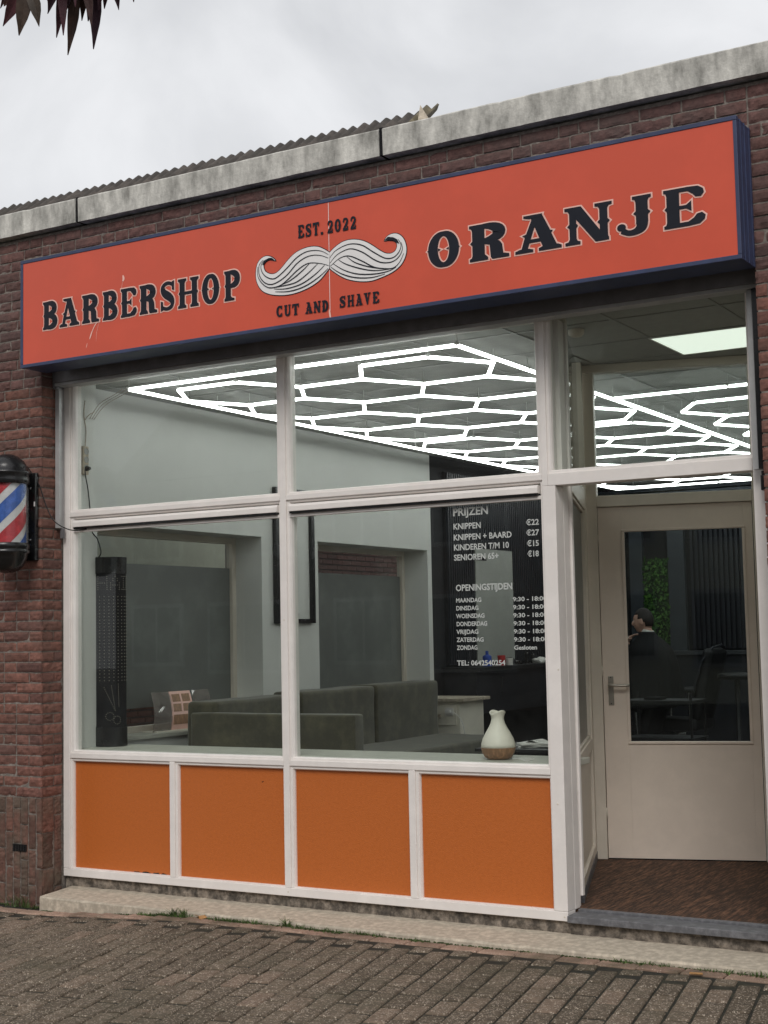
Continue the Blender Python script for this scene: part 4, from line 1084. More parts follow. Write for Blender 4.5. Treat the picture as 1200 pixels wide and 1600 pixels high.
m = MB(); m.box(-.11, .46, 4.70, 5.25, .875, .905); m.build('top', M['kerb'], cab, bevel=.004)
m = MB(); m.box(-.10, .40, 4.74, 5.22, FZ, .874); m.build('carcass', M['ceramic'], cab, bevel=.003)
m = MB(); m.box(-.06, .37, 4.728, 4.739, .66, .84); dw = m.build('drawer', M['ceramic'], cab, bevel=.003)
m = MB(); m.box(.18, .21, 4.705, 4.727, .73, .76); m.build('knob', M['kerb'], dw)
m = MB(); m.box(.27, .32, 4.69, 4.727, .77, .80); m.box(.26, .34, 4.722, 4.7275, .75, .82)
m.tube(catmull([(.31, 4.69, .785), (.40, 4.66, .77), (.47, 4.66, .68), (.49, 4.68, .5), (.5, 4.7, .3)], 5), .004, 6)
tag(m.build('plug_and_lead', M['signwhite']), 'white plug with a hanging white lead at the front of the side cabinet', 'lead')
# added rack of sheets on the side window sill, imitating a pale street reflection
lr = thing('reflection_rack', 'added clear rack with a card on the side window sill, imitating a pale reflection in the glass', 'reflection stand-in', (-.24, 1.45, .826))
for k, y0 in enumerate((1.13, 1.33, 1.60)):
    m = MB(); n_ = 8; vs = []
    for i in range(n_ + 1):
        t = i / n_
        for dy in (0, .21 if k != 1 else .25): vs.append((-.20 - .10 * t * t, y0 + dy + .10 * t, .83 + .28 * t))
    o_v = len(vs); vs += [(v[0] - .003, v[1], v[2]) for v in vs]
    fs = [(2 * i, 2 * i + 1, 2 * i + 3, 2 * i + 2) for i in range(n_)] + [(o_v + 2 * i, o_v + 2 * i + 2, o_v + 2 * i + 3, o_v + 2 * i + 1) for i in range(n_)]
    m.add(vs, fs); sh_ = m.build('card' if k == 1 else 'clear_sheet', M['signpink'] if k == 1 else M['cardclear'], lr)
    if k == 1:
        m = MB()
        for r_ in range(2):
            for c_ in range(2):
                t0, t1 = .48 + .25 * r_, .68 + .25 * r_
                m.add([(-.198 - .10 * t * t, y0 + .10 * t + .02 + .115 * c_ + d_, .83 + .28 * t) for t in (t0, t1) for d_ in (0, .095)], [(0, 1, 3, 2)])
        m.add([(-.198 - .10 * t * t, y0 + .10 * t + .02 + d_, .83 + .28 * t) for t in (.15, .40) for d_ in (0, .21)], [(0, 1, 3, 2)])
        m.build('reflection_print', M['wood'], sh_)
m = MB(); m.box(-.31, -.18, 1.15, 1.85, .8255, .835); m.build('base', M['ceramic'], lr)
# framed picture on the pier
pf = thing('picture_frame', 'empty black picture frame hanging on the pale pier between the side windows', 'picture frame', (WX, 2.8, 2.0))
m = MB(); m.box(WX + .001, WX + .04, 2.545, 2.605, 1.61, 2.72); m.box(WX + .001, WX + .04, 3.06, 3.105, 1.61, 2.72); m.box(WX + .001, WX + .0395, 2.606, 3.059, 1.61, 1.645); m.box(WX + .001, WX + .0395, 2.606, 3.059, 2.68, 2.72)
m.build('moulding', M['black'], pf); m = MB(); m.box(WX + .001, WX + .01, 2.606, 3.059, 1.646, 2.679); m.build('backing', M['inwall'], pf)

# light tower with HAIR in dots
lt = thing('light_tower', 'black half-round dotted light sign reading HAIR, standing on the window ledge', 'light sign', (.08, .30, .8))
LC = (.065, .36, 0); Rx = .136
m = MB(); T2 = Matrix.Diagonal((1, .8, 1, 1))
m.lathe([(0, .815), (Rx - .006, .815), (Rx - .006, 2.035), (0, 2.035)], LC, 40, T=T2); m.build('body', M['blackmatt'], lt, smooth=False)
m = MB(); m.lathe([(0, .803), (Rx, .803), (Rx, .93), (0, .93)], LC, 40, T=T2); m.build('end_cap', M['black'], lt)
m = MB(); m.lathe([(0, 1.945), (Rx, 1.945), (Rx, 2.055), (0, 2.055)], LC, 40, T=T2); m.build('end_cap', M['black'], lt)
m = MB()
def dot(a, z, s=.0032):
    a = R(a); x = LC[0] + (Rx - .005) * math.cos(a); y = LC[1] + (Rx - .005) * .8 * math.sin(a)
    m.sphere((x, y, z), s, s, s, 6, 4)
F5 = {'H': ('10001', '10001', '10001', '11111', '10001', '10001', '10001'), 'A': ('00100', '01010', '01010', '10001', '11111', '10001', '10001'),
      'I': ('111', '010', '010', '010', '010', '010', '111'), 'R': ('1111', '1001', '1001', '1111', '1010', '1001', '1001')}
a = -88
for ch in 'HAIR':
    rows = F5[ch]
    for j, row in enumerate(rows):
        for i, c in enumerate(row):
            if c == '1': dot(a + i * 7.5, 1.925 - j * .0145, .0028)
    a += (len(rows[0])) * 7.5 + 4
for j in range(26):
    for i in range(9): dot(-82 + i * 15, 1.79 - j * .0222, .0028)
for k in range(13):     # open scissors in dots
    t = k / 12; dot(-68 + 34 * t, 1.19 - .15 * t, .0026); dot(-45 + 12 * t, 1.20 - .16 * t, .0026); dot(-22 + 2 * t, 1.21 - .012 * k * 1.0, .0026)
for k in range(12):
    an = 2 * math.pi * k / 12; dot(-50 + 13 * math.cos(an), 1.0 + .026 * math.sin(an), .0026); dot(-26 + 12 * math.cos(an), .975 + .026 * math.sin(an), .0026)
m.build('led_dots', M['dot'], lt)
m = MB(); m.tube(catmull([(.03, .30, 2.052), (-.01, .26, 2.10), (-.02, .25, 2.20), (-.01, .25, 2.4)], 6), .004, 8)
m.tube(catmull([(.03, .30, 2.052), (.075, .28, 2.09), (.06, .26, 2.18), (.05, .22, 2.23), (.055, .2, 2.35), (.062, .17, 2.50), (.075, .135, 2.58), (.075, .125, 2.635)], 6), .004, 8)
tag(m.build('tower_cable', M['black'], smooth=True), 'black cable looping from the top of the light tower to the socket strip', 'cable')
ss = thing('socket_strip', 'grey three-way socket strip with one black plug on the window reveal', 'socket strip', (.06, .15, 2.7))
m = MB(); m.box(.0505, .075, .112, .165, 2.60, 2.79); m.build('housing', M['kerb'], ss, bevel=.004)
for z in (2.755, 2.70, 2.645):
    m = MB(); m.lathe([(0, 0), (.017, 0), (.02, .003), (.0215, .003), (.0215, -.002)], (.0755, .14, z), 18, T=Matrix.Rotation(R(90), 4, 'Y')); m.build('socket', M['tbar'], ss)
m = MB(); m.lathe([(0, .03), (.010, .03), (.017, .01), (.018, 0), (0, 0)], (.078, .14, 2.640), 14, T=Matrix.Rotation(R(90), 4, 'Y')); m.build('plug', M['black'], ss)
m = MB()
for k in range(3): m.tube(catmull([(.06, .19 + .02 * k, 2.98), (.12, .22 + .03 * k, 3.08), (.22 + .05 * k, .26, 3.14), (.30 + .04 * k, .25, 3.17)], 5), .0022, 6)
m.tube(catmull([(.056, .15, 2.79), (.055, .16, 2.9), (.055, .14, 3.0), (.056, .15, 3.1)], 5), .003, 6); m.tube(catmull([(.055, .15, 2.97), (.07, .18, 3.01), (.08, .22, 3.03)], 5), .003, 6)
tag(m.build('light_leads', M['kerb'], smooth=True), 'thin leads running from the corner wall up to the ceiling light', 'cable')

# aroma diffuser on the ledge
df = thing('aroma_diffuser', 'white vase-shaped aroma diffuser with wooden base on the window ledge', 'diffuser', (3.01, .25, .8))
DC = (3.012, .25, 0)
m = MB(); m.lathe([(0, .801), (.055, .801), (.075, .812), (.091, .838), (.0965, .866)], DC, 36); m.build('wooden_base', M['wood'], df, smooth=True)
m = MB(); prof = [(.0965, .8665), (.095, .885), (.086, .915), (.070, .945), (.052, .975), (.040, 1.0), (.035, 1.02), (.035, 1.035), (.040, 1.05), (.045, 1.060)]
o0 = len(m.v); nn2 = 36
for i, (r_, z) in enumerate(prof):
    for k in range(nn2):
        an = 2 * math.pi * k / nn2; zz = z + (.010 * math.cos(2 * an + .9) * smoothstep(1.01, 1.06, z)); m.v.append((DC[0] + r_ * math.cos(an), DC[1] + r_ * math.sin(an), zz))
for i in range(len(prof) - 1):
    for k in range(nn2):
        a = i * nn2 + k; b2 = i * nn2 + (k + 1) % nn2; m.f.append((a, b2, b2 + nn2, a + nn2))
vb = m.build('vase_body', M['ceramic'], df, smooth=True); so = vb.modifiers.new('S', 'SOLIDIFY'); so.thickness = .004; so.offset = -1
m = MB(); m.tube(catmull([(3.09, .27, .803), (3.13, .26, .803), (3.20, .20, .803), (3.22, .26, .803), (3.18, .32, .803), (3.11, .30, .803)], 6), .0025, 6)
tag(m.build('diffuser_lead', M['signwhite'], smooth=True), 'thin white lead curling on the ledge beside the diffuser', 'cable')
tb = thing('glass_side_table', 'dark side table with magazines behind the diffuser', 'table', (2.85, 1.3, FZ))
m = MB(); m.box(2.45, 3.0, 1.05, 1.6, .765, .785); m.build('top', M['leather'], tb, bevel=.003)
for x, y in ((2.5, 1.1), (2.95, 1.1), (2.5, 1.55), (2.95, 1.55)):
    m = MB(); m.tube([(x, y, FZ), (x, y, .764)], .012, 8); m.build('leg', M['black'], tb)
m = MB()
for k in range(4):
    T_ = Matrix.Translation((2.79, 1.28, .786 + .007 * k)) @ Matrix.Rotation(R((12, -9, 25, 3)[k]), 4, 'Z'); m.box(-.12, .12, -.085, .085, 0, .006, T=T_)
vs = []; 
for i in range(9):
    for j in range(2): vs.append((2.72 + i * .022, 1.22 + j * .16, .815 + .012 * math.sin(i * .9)))
m.add(vs + [(v[0], v[1], v[2] - .003) for v in vs], [(2 * i, 2 * i + 2, 2 * i + 3, 2 * i + 1) for i in range(8)] + [(18 + 2 * i, 18 + 2 * i + 1, 18 + 2 * i + 3, 18 + 2 * i + 2) for i in range(8)])
tag(m.build('magazines', M['paper']), 'stack of crumpled white papers and magazines on the side table', 'papers')

# black slatted cladding, mirror, counter
sw = thing('slat_cladding', 'black vertical slat panels on the left wall beyond the sofa', 'wall panel', (WX, 7, 2))
m = MB(); m.box(WX + .001, WX + .03, 5.46, 9.44, 1.185, 3.10); m.build('backing', M['slatgap'], sw)
m = MB(); y = 5.47
while y < 9.4: m.box(WX + .0305, WX + .055, y, y + .026, 1.19, 3.09); y += .047
m.build('slats', M['slat'], sw)
sw2 = thing('slat_cladding', 'black vertical slat panels on the far wall, seen through the door glass', 'wall panel', (2, 9.44, 2))
m = MB(); m.box(-.05, 5.5, 9.41, 9.449, 1.26, 3.02); m.build('backing', M['slatgap'], sw2)
m = MB(); x = 1.06
while x < 5.4: m.box(x, x + .035, 9.385, 9.4095, 1.265, 2.95); x += .06
m.build('slats', M['slat'], sw2)
m = MB(); m.box(.80, 1.0, 9.34, 9.409, 1.2, 3.02); m.box(.32, .48, 9.34, 9.409, 1.2, 3.02); m.box(1.9, 1.93, 9.36, 9.3845, 1.265, 3.0)
m.build('pilaster', plain('grey_pilaster', (.05, .058, .068), .45, var=.15), sw2)
m = MB()
for k in range(3): m.box(-.05, 5.5, 9.34 - .02 * k, 9.40, 3.04 + .05 * k, 3.075 + .05 * k)
m.build('cornice_slats', plain('blue_grey_slat', (.055, .072, .095), .45, var=.15), sw2)
mi = thing('wall_panel', 'tall pale panel between the black slats above the styling counter', 'wall panel', (WX, 6.45, 1.75))
m = MB(); m.box(WX + .056, WX + .068, 6.02, 6.875, 1.20, 2.36); m.build('board', M['panelpale'], mi); m = MB(); m.box(WX + .0685, WX + .075, 6.02, 6.25, 2.24, 2.27); m.build('bracket', M['black'], mi)
ct = thing('styling_counter', 'long black styling counter under the pale panel', 'counter', (.1, 6.6, FZ))
m = MB(); m.box(WX + .001, .30, 5.36, 9.3, 1.13, 1.17); m.build('top', M['leather'], ct, bevel=.004)
m = MB(); m.box(WX + .001, .24, 5.40, 9.3, .72, 1.129); m.build('drawer_unit', M['slat'], ct, bevel=.003)
m = MB(); m.box(.2405, .25, 5.93, 5.97, .90, 1.06); m.build('handle', M['chrome'], ct)
def bottle(x, y, z, r_, h, mat, lab, grp='bottles and tools on the styling counter', neck=True):
    mb = MB(); prof = [(0, z), (r_, z), (r_, z + h * .62), (r_ * .9, z + h * .68), (r_ * .35, z + h * .76), (r_ * .35, z + h), (0, z + h)] if neck else [(0, z), (r_, z), (r_ * 1.08, z + h), (r_ * .98, z + h), (r_ * .9, z + .01), (0, z + .01)]
    mb.lathe(prof, (x, y, 0), 16); tag(mb.build('bottle' if neck else 'cup', M[mat], smooth=False), lab, 'bottle' if neck else 'cup', grp)
bottle(.16, 5.80, 1.1705, .045, .15, 'blue', 'wide blue bottle at the left end of the counter')
bottle(.18, 6.08, 1.1705, .038, .10, 'red', 'red cup beside the blue bottle on the counter', neck=False)
bottle(.20, 6.22, 1.1705, .035, .07, 'paper', 'low white tub on the counter under the pale panel', neck=False)
bottle(.10, 6.85, 1.1705, .025, .16, 'black', 'slim black spray bottle at the right edge of the pale panel')
bottle(.12, 6.96, 1.1705, .025, .13, 'leather', 'short dark bottle right of the slim black one')
bottle(.14, 7.45, 1.1705, .03, .15, 'wood', 'brown bottle near the right end of the counter')
m = MB(); m.sphere((.1, 6.42, 1.20), .06, .09, .045, 12, 8); m.tube([(.1, 6.45, 1.2), (.16, 6.6, 1.19)], .02, 8); tag(m.build('hair_dryer', M['black'], smooth=True), 'black hair dryer lying on the counter in front of the pale panel', 'hair dryer')
m = MB(); m.sphere((.2, 6.95, 1.19), .06, .14, .03, 14, 8, fn=lambda v: v + Vector((0, 0, .02 * math.sin(v.y * 40)))); tag(m.build('white_towel', M['paper'], smooth=True), 'crumpled white towel on the counter right of the pale panel', 'towel')
m = MB(); m.box(.05, .22, 7.6, 7.75, 1.171, 1.20); m.tube([(.1, 7.3, 1.18), (.2, 7.9, 1.18)], .012, 6); tag(m.build('hair_clipper', M['leather']), 'dark hair clipper lying at the right end of the counter', 'clipper')

# plant wall
pw = thing('plant_wall', 'strip of green artificial leaves on the far wall behind the seated man', 'plant wall', (.65, 9.4, 1.8))
m = MB(); m.box(.485, .795, 9.37, 9.408, 1.25, 2.34); m.build('backing', plain('moss_mat', (.012, .035, .008), .9, var=.4, bump=.5), pw)
m = MB()
for _ in range(900):
    x = rnd.uniform(.49, .79); z = rnd.uniform(1.27, 2.33); s = rnd.uniform(.012, .04) if rnd.random() < .85 else rnd.uniform(.04, .07)
    a = rnd.uniform(0, 6.28); d = Vector((math.cos(a), -rnd.uniform(.1, .8), math.sin(a))).normalized(); w_ = Vector((-math.sin(a), 0, math.cos(a))) * s * .32
    p = Vector((x, 9.365 - rnd.uniform(0, .03), z)); q = p + d * s
    m.add([p, p + d * s * .45 + w_, q, p + d * s * .45 - w_ + Vector((0, -.004, 0))], [(0, 1, 2), (0, 2, 3)])
m.build('leaves', M['plantgreen'], pw)
lg = thing('back_counter', 'black low counter along the far wall under the slat panels', 'counter', (1.9, 9.3, FZ))
m = MB(); m.box(.86, 4.5, 9.05, 9.38, 1.20, 1.245); m.build('top', plain('grey_ledge', (.06, .065, .07), .4), lg, bevel=.004)
m = MB(); m.box(.88, 4.5, 9.10, 9.38, FZ, 1.199); m.build('carcass', M['slat'], lg)

# ------------------------------------------------------------------ barber chairs
def barber_chair(label):
    t = thing('barber_chair', label, 'barber chair', (0, 0, 0), group='black barber chairs'); P_ = []
    soft('seat', -.26, .26, -.27, .27, .50, .62, t, 'leather', .03)
    bk = soft('backrest', -.06, .05, -.25, .25, -.36, .36, t, 'leather', .045)
    bk.matrix_parent_inverse = Matrix.Identity(4); bk.location = (.31, 0, .95); bk.rotation_euler = (0, R(14), 0)
    m = MB(); m.tube([(-.09 + .31, -.262, .66), (.24, -.268, .9), (.33, -.26, 1.18), (.42, -.2, 1.31), (.45, 0, 1.335), (.42, .2, 1.31), (.33, .26, 1.18), (.24, .268, .9), (.22, .262, .66)], .011, 8); m.build('back_piping', M['slat'], t, smooth=True)
    for s in (-1, 1):
        m = MB(); m.tube(catmull([(.26, .31 * s, .90), (.0, .31 * s, .89), (-.24, .31 * s, .86), (-.27, .31 * s, .80)], 5), .022, 10); m.build('armrest', M['leather'], t, smooth=True)
        m = MB(); m.tube([(.2, .31 * s, .88), (.2, .29 * s, .60)], .012, 8); m.tube([(-.2, .31 * s, .85), (-.2, .29 * s, .60)], .012, 8); m.build('arm_support', M['chrome'], t)
    m = MB(); m.lathe([(0, .50), (.09, .50), (.05, .44), (.045, .12), (.08, .09), (.27, .065), (.30, .045), (0, .045)], (0, 0, 0), 28); m.build('pedestal', M['chrome'], t, smooth=True)
    m = MB(); m.tube([(-.24, -.12, .52), (-.46, -.12, .22)], .012, 6); m.tube([(-.24, .12, .52), (-.46, .12, .22)], .012, 6); m.box(-.56, -.42, -.19, .19, .19, .21); m.build('footrest', M['chrome'], t)
    return t
ch1 = barber_chair('empty black barber chair facing left, right of the seated man')
ch2 = copy_tree(ch1); ch2['label'] = 'black barber chair in which the man in the cape sits'
ch1.location = (1.72, 6.95, 0); ch2.location = (1.50, 6.5, .006); ch2.scale = (1, 1, .87)
stl = thing('stool', 'round black stool with chrome foot at the right of the empty chair', 'stool', (2.62, 7.0, FZ))
m = MB(); m.lathe([(0, 1.06), (.17, 1.06), (.19, 1.045), (.19, 1.02), (.17, 1.0), (0, 1.0)], (2.33, 6.9, 0), 24); m.build('seat', M['leather'], stl, smooth=True)
m = MB(); m.lathe([(.025, 1.0), (.025, .1), (.2, .07), (.2, .046), (0, .046)], (2.33, 6.9, 0), 20); m.build('foot', M['leather'], stl, smooth=True)
tr = thing('tool_trolley', 'black tool trolley with low shelves just inside the entrance door', 'trolley', (2.4, 4.6, FZ))
m = MB(); m.box(1.9, 2.55, 4.9, 5.3, .86, .89); m.box(1.9, 2.55, 4.9, 5.3, .55, .57); m.box(1.9, 2.55, 4.9, 5.3, .2, .22); m.build('shelves', M['leather'], tr, bevel=.004)
m = MB()
for x in (1.92, 2.53):
    for y in (4.92, 5.28): m.tube([(x, y, FZ), (x, y, .95)], .012, 8)
m.build('uprights', M['leather'], tr)
m = MB(); m.box(2.1, 2.25, 4.95, 5.1, .8905, .915); m.box(2.05, 2.2, 4.98, 5.2, .2205, .36)
m.build('tool_box', M['blackmatt'], tr)

# ------------------------------------------------------------------ people
def skin_body(name, joints, edges, mat, parent, sub=2):
    me = bpy.data.meshes.new(name); me.from_pydata([j[0] for j in joints], edges, []); me.update()
    o = bpy.data.objects.new(name, me); COL.objects.link(o)
    md = o.modifiers.new('Skin', 'SKIN'); md.use_smooth_shade = True
    for i, j in enumerate(joints):
        r_ = j[1]; me.skin_vertices[0].data[i].radius = r_ if isinstance(r_, tuple) else (r_, r_)
    me.skin_vertices[0].data[0].use_root = True
    ss_ = o.modifiers.new('Sub', 'SUBSURF'); ss_.levels = sub; ss_.render_levels = sub
    dg = bpy.context.evaluated_depsgraph_get(); ev = o.evaluated_get(dg)
    m2 = bpy.data.meshes.new_from_object(ev)
    bpy.data.objects.remove(o)
    mb = MB(); mb.add([v.co.copy() for v in m2.vertices], [tuple(p.vertices) for p in m2.polygons])
    return mb
def head(mb, hair, c, yaw, pitch=0.0, s=1.0, beard=False):
    """head facing local -X before turning by yaw; c = centre of the skull"""
    T = Matrix.Translation(c) @ Matrix.Rotation(yaw, 4, 'Z') @ Matrix.Rotation(pitch, 4, 'Y') @ Matrix.Scale(s, 4)
    def fn(v):
        x, y, z = v
        # face on -X: flatten sides, chin, brow, jaw taper
        if z < -.02:
            k = (-.02 - z) / .1; x = x * (1 - .10 * k) - .012 * k * (1 if x < 0 else -.8); y *= (1 - .34 * k)
        if x < -.02:
            nz_ = math.exp(-((y / .012) ** 2) - ((z + .022) / .020) ** 2) * .024 + math.exp(-((y / .009) ** 2) - ((z - .004) / .022) ** 2) * .009
            eye = math.exp(-(((abs(y) - .032) / .014) ** 2) - ((z - .010) / .010) ** 2) * .009
            lip = math.exp(-((y / .022) ** 2) - ((z + .055) / .007) ** 2) * .005 + math.exp(-((y / .020) ** 2) - ((z + .068) / .006) ** 2) * .004
            chin = math.exp(-((y / .025) ** 2) - ((z + .098) / .018) ** 2) * .010
            brow = math.exp(-((abs(y) - .03) / .025) ** 2 - ((z - .03) / .010) ** 2) * .004
            x += -nz_ + eye - lip - chin - brow
        return Vector((x, y, z))
    mb.sphere((0, 0, 0), .098, .076, .120, 48, 40, T=None, fn=lambda v: T @ fn(v))
    for sy in (-1, 1):
        mb.sphere((0, 0, 0), 1, 1, 1, 10, 8, fn=lambda v: T @ Vector((v.x * .018 + .008, sy * .078 + v.y * .008, v.z * .032 - .008 + v.x * .004)))
    def hf(v):
        p = fn(v); r_ = 1.045 if v.z > 0 else 1.03
        n = noise.noise(Vector((v.x * 60, v.y * 60, v.z * 60))) * .003
        return T @ (Vector((p.x * r_ + .006, p.y * r_, p.z * r_ + .004)) + v.normalized() * n)
    nu, nv = 36, 24; o = len(hair.v)
    for j in range(nv + 1):
        ph = math.pi * j / nv
        for i in range(nu):
            a = 2 * math.pi * i / nu; hair.v.append(tuple(hf(Vector((math.sin(ph) * math.cos(a) * .098, math.sin(ph) * math.sin(a) * .076, math.cos(ph) * .12)))))
    for j in range(nv):
        for i in range(nu):
            a = 2 * math.pi * (i + .5) / nu; ph = math.pi * (j + .5) / nv
            x = math.sin(ph) * math.cos(a) * .098; z = math.cos(ph) * .12
            line_ = .055 + .35 * max(0, -x - .05)            # hairline rises towards the forehead
            if (x < -.035 and z < .062) or (-.035 <= x < .004 and z < .012) or (.004 <= x < .03 and z < -.012) or z < -.065: continue
            q = (o + j * nu + i, o + (j + 1) * nu + i, o + (j + 1) * nu + (i + 1) % nu, o + j * nu + (i + 1) % nu); hair.f.append(q)
    return T
def person(label, joints, edges, hc, yaw, pitch=0., cat='person', mat='skin', base=(0, 0, 0)):
    t = thing('person', label, cat, base)
    mb = skin_body('body', joints, edges, M['skin'], t); hr = MB(); T = head(mb, hr, hc, yaw, pitch)
    body = mb.build('body', M['skin'], t, smooth=True)
    h_ = hr.build('hair', M['hair'], t, smooth=True); so = h_.modifiers.new('S', 'SOLIDIFY'); so.thickness = .004
    m = MB()
    for sy in (-1, 1): m.sphere(T @ Vector((-.084, sy * .031, .010)), .007, .007, .006, 8, 6)
    m.build('eyes', M['paper'], t)
    m = MB()
    for sy in (-1, 1): m.sphere(T @ Vector((-.0905, sy * .031, .010)), .003, .003, .003, 6, 5)
    m.build('pupils', M['black'], t)
    m = MB()
    for sy in (-1, 1): m.tube([T @ Vector((-.088, sy * .016, .030)), T @ Vector((-.092, sy * .034, .035)), T @ Vector((-.078, sy * .050, .030))], [.003, .004, .002], 6)
    m.build('eyebrows', M['hair'], t)
    return t, T
# customer, seated, facing left
hx, hy, hz = 1.475, 6.5, 1.585
V = Vector
def hand_joints(J_, E_, wrist, d, up, side, curl=.5, root=None):
    """palm and five unequal curled fingers growing from joint index root"""
    d = Vector(d).normalized(); up = Vector(up).normalized(); sv = d.cross(up).normalized()
    b0 = len(J_); p = Vector(wrist) + d * .045; J_.append((tuple(p), (.022, .014))); E_.append((root, b0))
    for k, (off, L_) in enumerate(((-.030, .062), (-.010, .074), (.010, .070), (.029, .056))):
        r0 = len(J_); q = p + d * .040 + sv * off; J_.append((tuple(q), .0095)); E_.append((b0, r0)); dirn = d.copy(); prev = r0
        for s_ in range(3):
            dirn = (dirn - up * curl * (.5 + .12 * s_)).normalized(); q = q + dirn * L_ * (.45, .32, .23)[s_]
            J_.append((tuple(q), .0085 - .0008 * s_)); E_.append((prev, len(J_) - 1)); prev = len(J_) - 1
    q = Vector(wrist) + d * .02 + sv * side * .026; J_.append((tuple(q), .011)); E_.append((b0, len(J_) - 1)); prev = len(J_) - 1
    for s_ in range(2):
        q = q + (d * .7 + sv * side * (.6 - .5 * s_) - up * .3).normalized() * .032; J_.append((tuple(q), .0095 - .001 * s_)); E_.append((prev, len(J_) - 1)); prev = len(J_) - 1
Jn = [((1.60, hy, .80), (.14, .16)), ((1.585, hy, .98), (.13, .155)), ((1.57, hy, 1.15), (.125, .17)), ((1.56, hy, 1.30), (.10, .16)), ((1.54, hy, 1.40), (.055, .06)), ((1.51, hy, 1.48), (.052, .055)), ((1.49, hy, 1.56), (.06, .06)),
      ((1.57, hy - .19, 1.30), .055), ((1.50, hy - .24, 1.06), .042), ((1.28, hy - .19, .98), .033), ((1.57, hy + .19, 1.30), .055), ((1.50, hy + .24, 1.06), .042), ((1.28, hy + .19, .98), .033),
      ((1.55, hy - .11, .78), .085), ((1.12, hy - .13, .78), .062), ((1.05, hy - .13, .36), .042), ((.93, hy - .13, .32), .035), ((1.55, hy + .11, .78), .085), ((1.12, hy + .13, .78), .062), ((1.05, hy + .13, .36), .042), ((.93, hy + .13, .32), .035)]
En = [(0, 1), (1, 2), (2, 3), (3, 4), (4, 5), (5, 6), (3, 7), (7, 8), (8, 9), (3, 10), (10, 11), (11, 12), (0, 13), (13, 14), (14, 15), (15, 16), (0, 17), (17, 18), (18, 19), (19, 20)]
hand_joints(Jn, En, Jn[9][0], (-1, .1, 0), (0, 0, 1), 1, .35, 9); hand_joints(Jn, En, Jn[12][0], (-1, -.1, 0), (0, 0, 1), -1, .35, 12)
cu, Tc = person('dark-haired man in a black barber cape with a white neck strip, seated facing left', Jn, En, V((hx, hy, hz)), 0, R(-4), base=(1.5, hy, FZ))
# cape: draped cone over shoulders and knees
m = MB(); rows = 26; n = 56
for j in range(rows):
    t = j / (rows - 1)
    for k in range(n):
        a = 2 * math.pi * k / n; ca, sa = math.cos(a), math.sin(a)
        # radius grows quickly to the shoulders then falls
        sh = smoothstep(0, .22, t); bk = max(0, ca); rx = .064 + sh * .095 + t * .20 * (1.15 if ca < 0 else .3) + .05 * bk * smoothstep(.10, .5, t); ry = .064 + sh * .20 + t * .13
        z = 1.475 - .055 * sh - (t ** 1.15) * .66 - .02 * abs(sa) * sh
        fold = .024 * t * math.sin(a * 7 + 2.1 * math.sin(a * 2)) + .012 * t * math.sin(a * 15 + 1 + 4 * t)
        if ca < 0 and t > .55: z = max(z, .86 - .25 * (t - .55) - .05 * ca * 0) if -ca > .35 else z
        cx = 1.515 + .05 * sh - .10 * t * (1 if ca < 0 else 0)
        lean = 1.0
        m.v.append((cx + (rx + fold) * ca * (1.35 if (ca < 0 and t > .5) else 1), hy + (ry + fold) * sa, z))
for j in range(rows - 1):
    for k in range(n):
        a = j * n + k; b2 = j * n + (k + 1) % n; m.f.append((a, b2, b2 + n, a + n))
cp = m.build('cape', M['cape'], cu, smooth=True); so = cp.modifiers.new('S', 'SOLIDIFY'); so.thickness = .005; so.offset = 1
m = MB(); m.lathe([(.058, 0), (.062, .012), (.060, .040), (.054, .045)], (1.515, hy, 1.455), 28, T=Matrix.Rotation(R(14), 4, 'Y')); o = m.build('neck_strip', M['paper'], cu, smooth=True); so = o.modifiers.new('S', 'SOLIDIFY'); so.thickness = .006
cu.location.x += .06; ch2.location.x -= .16; ch2.scale.z = .80
# barber, standing beyond the door stile, reaching to the customer's chin
bx, by = .98, 6.32
Jb = [((bx, by, .98), (.13, .15)), ((bx + .01, by, 1.12), (.115, .14)), ((bx + .02, by, 1.28), (.12, .16)), ((bx + .03, by, 1.43), (.095, .16)), ((bx + .04, by, 1.52), (.052, .058)), ((bx + .06, by, 1.60), (.05, .052)), ((bx + .075, by, 1.66), (.055, .055)),
      ((bx + .04, by - .20, 1.42), .055), ((bx + .16, by - .20, 1.20), .043), ((bx + .34, by - .06, 1.36), .032), ((bx + .04, by + .20, 1.42), .055), ((bx + .18, by + .26, 1.22), .043), ((bx + .36, by + .22, 1.40), .032),
      ((bx - .01, by - .11, .92), .09), ((bx, by - .12, .52), .062), ((bx - .02, by - .12, .12), .042), ((bx + .12, by - .13, .075), .034), ((bx - .01, by + .11, .92), .09), ((bx, by + .12, .52), .062), ((bx - .02, by + .12, .12), .042), ((bx + .12, by + .13, .075), .034)]
Eb = list(En[:20])
nb0 = len(Jb)
hand_joints(Jb, Eb, Jb[9][0], (.9, .45, .25), (0, -.3, 1), -1, .55, 9); hand_joints(Jb, Eb, Jb[12][0], (.8, .1, .5), (0, 0, 1), 1, .55, 12)
ba, Tb = person('barber in dark clothes standing left of the seated man, hand at his chin', Jb, Eb, V((bx + .085, by, 1.755)), R(180), R(0), base=(bx, by, FZ))
def garment(name, idx, joints, grow, mat, parent, trim=None):
    js = [(joints[i][0], tuple(r_ + grow for r_ in (joints[i][1] if isinstance(joints[i][1], tuple) else (joints[i][1],) * 2))) for i in idx]
    mp = {v: k for k, v in enumerate(idx)}; es_ = [(mp[a], mp[b_]) for a, b_ in En[:20] if a in mp and b_ in mp]
    g_ = skin_body(name, js, es_, mat, parent); return g_.build(name, mat, parent, smooth=True)
Js = list(Jb); Js[8] = (Jb[8][0], .05); 
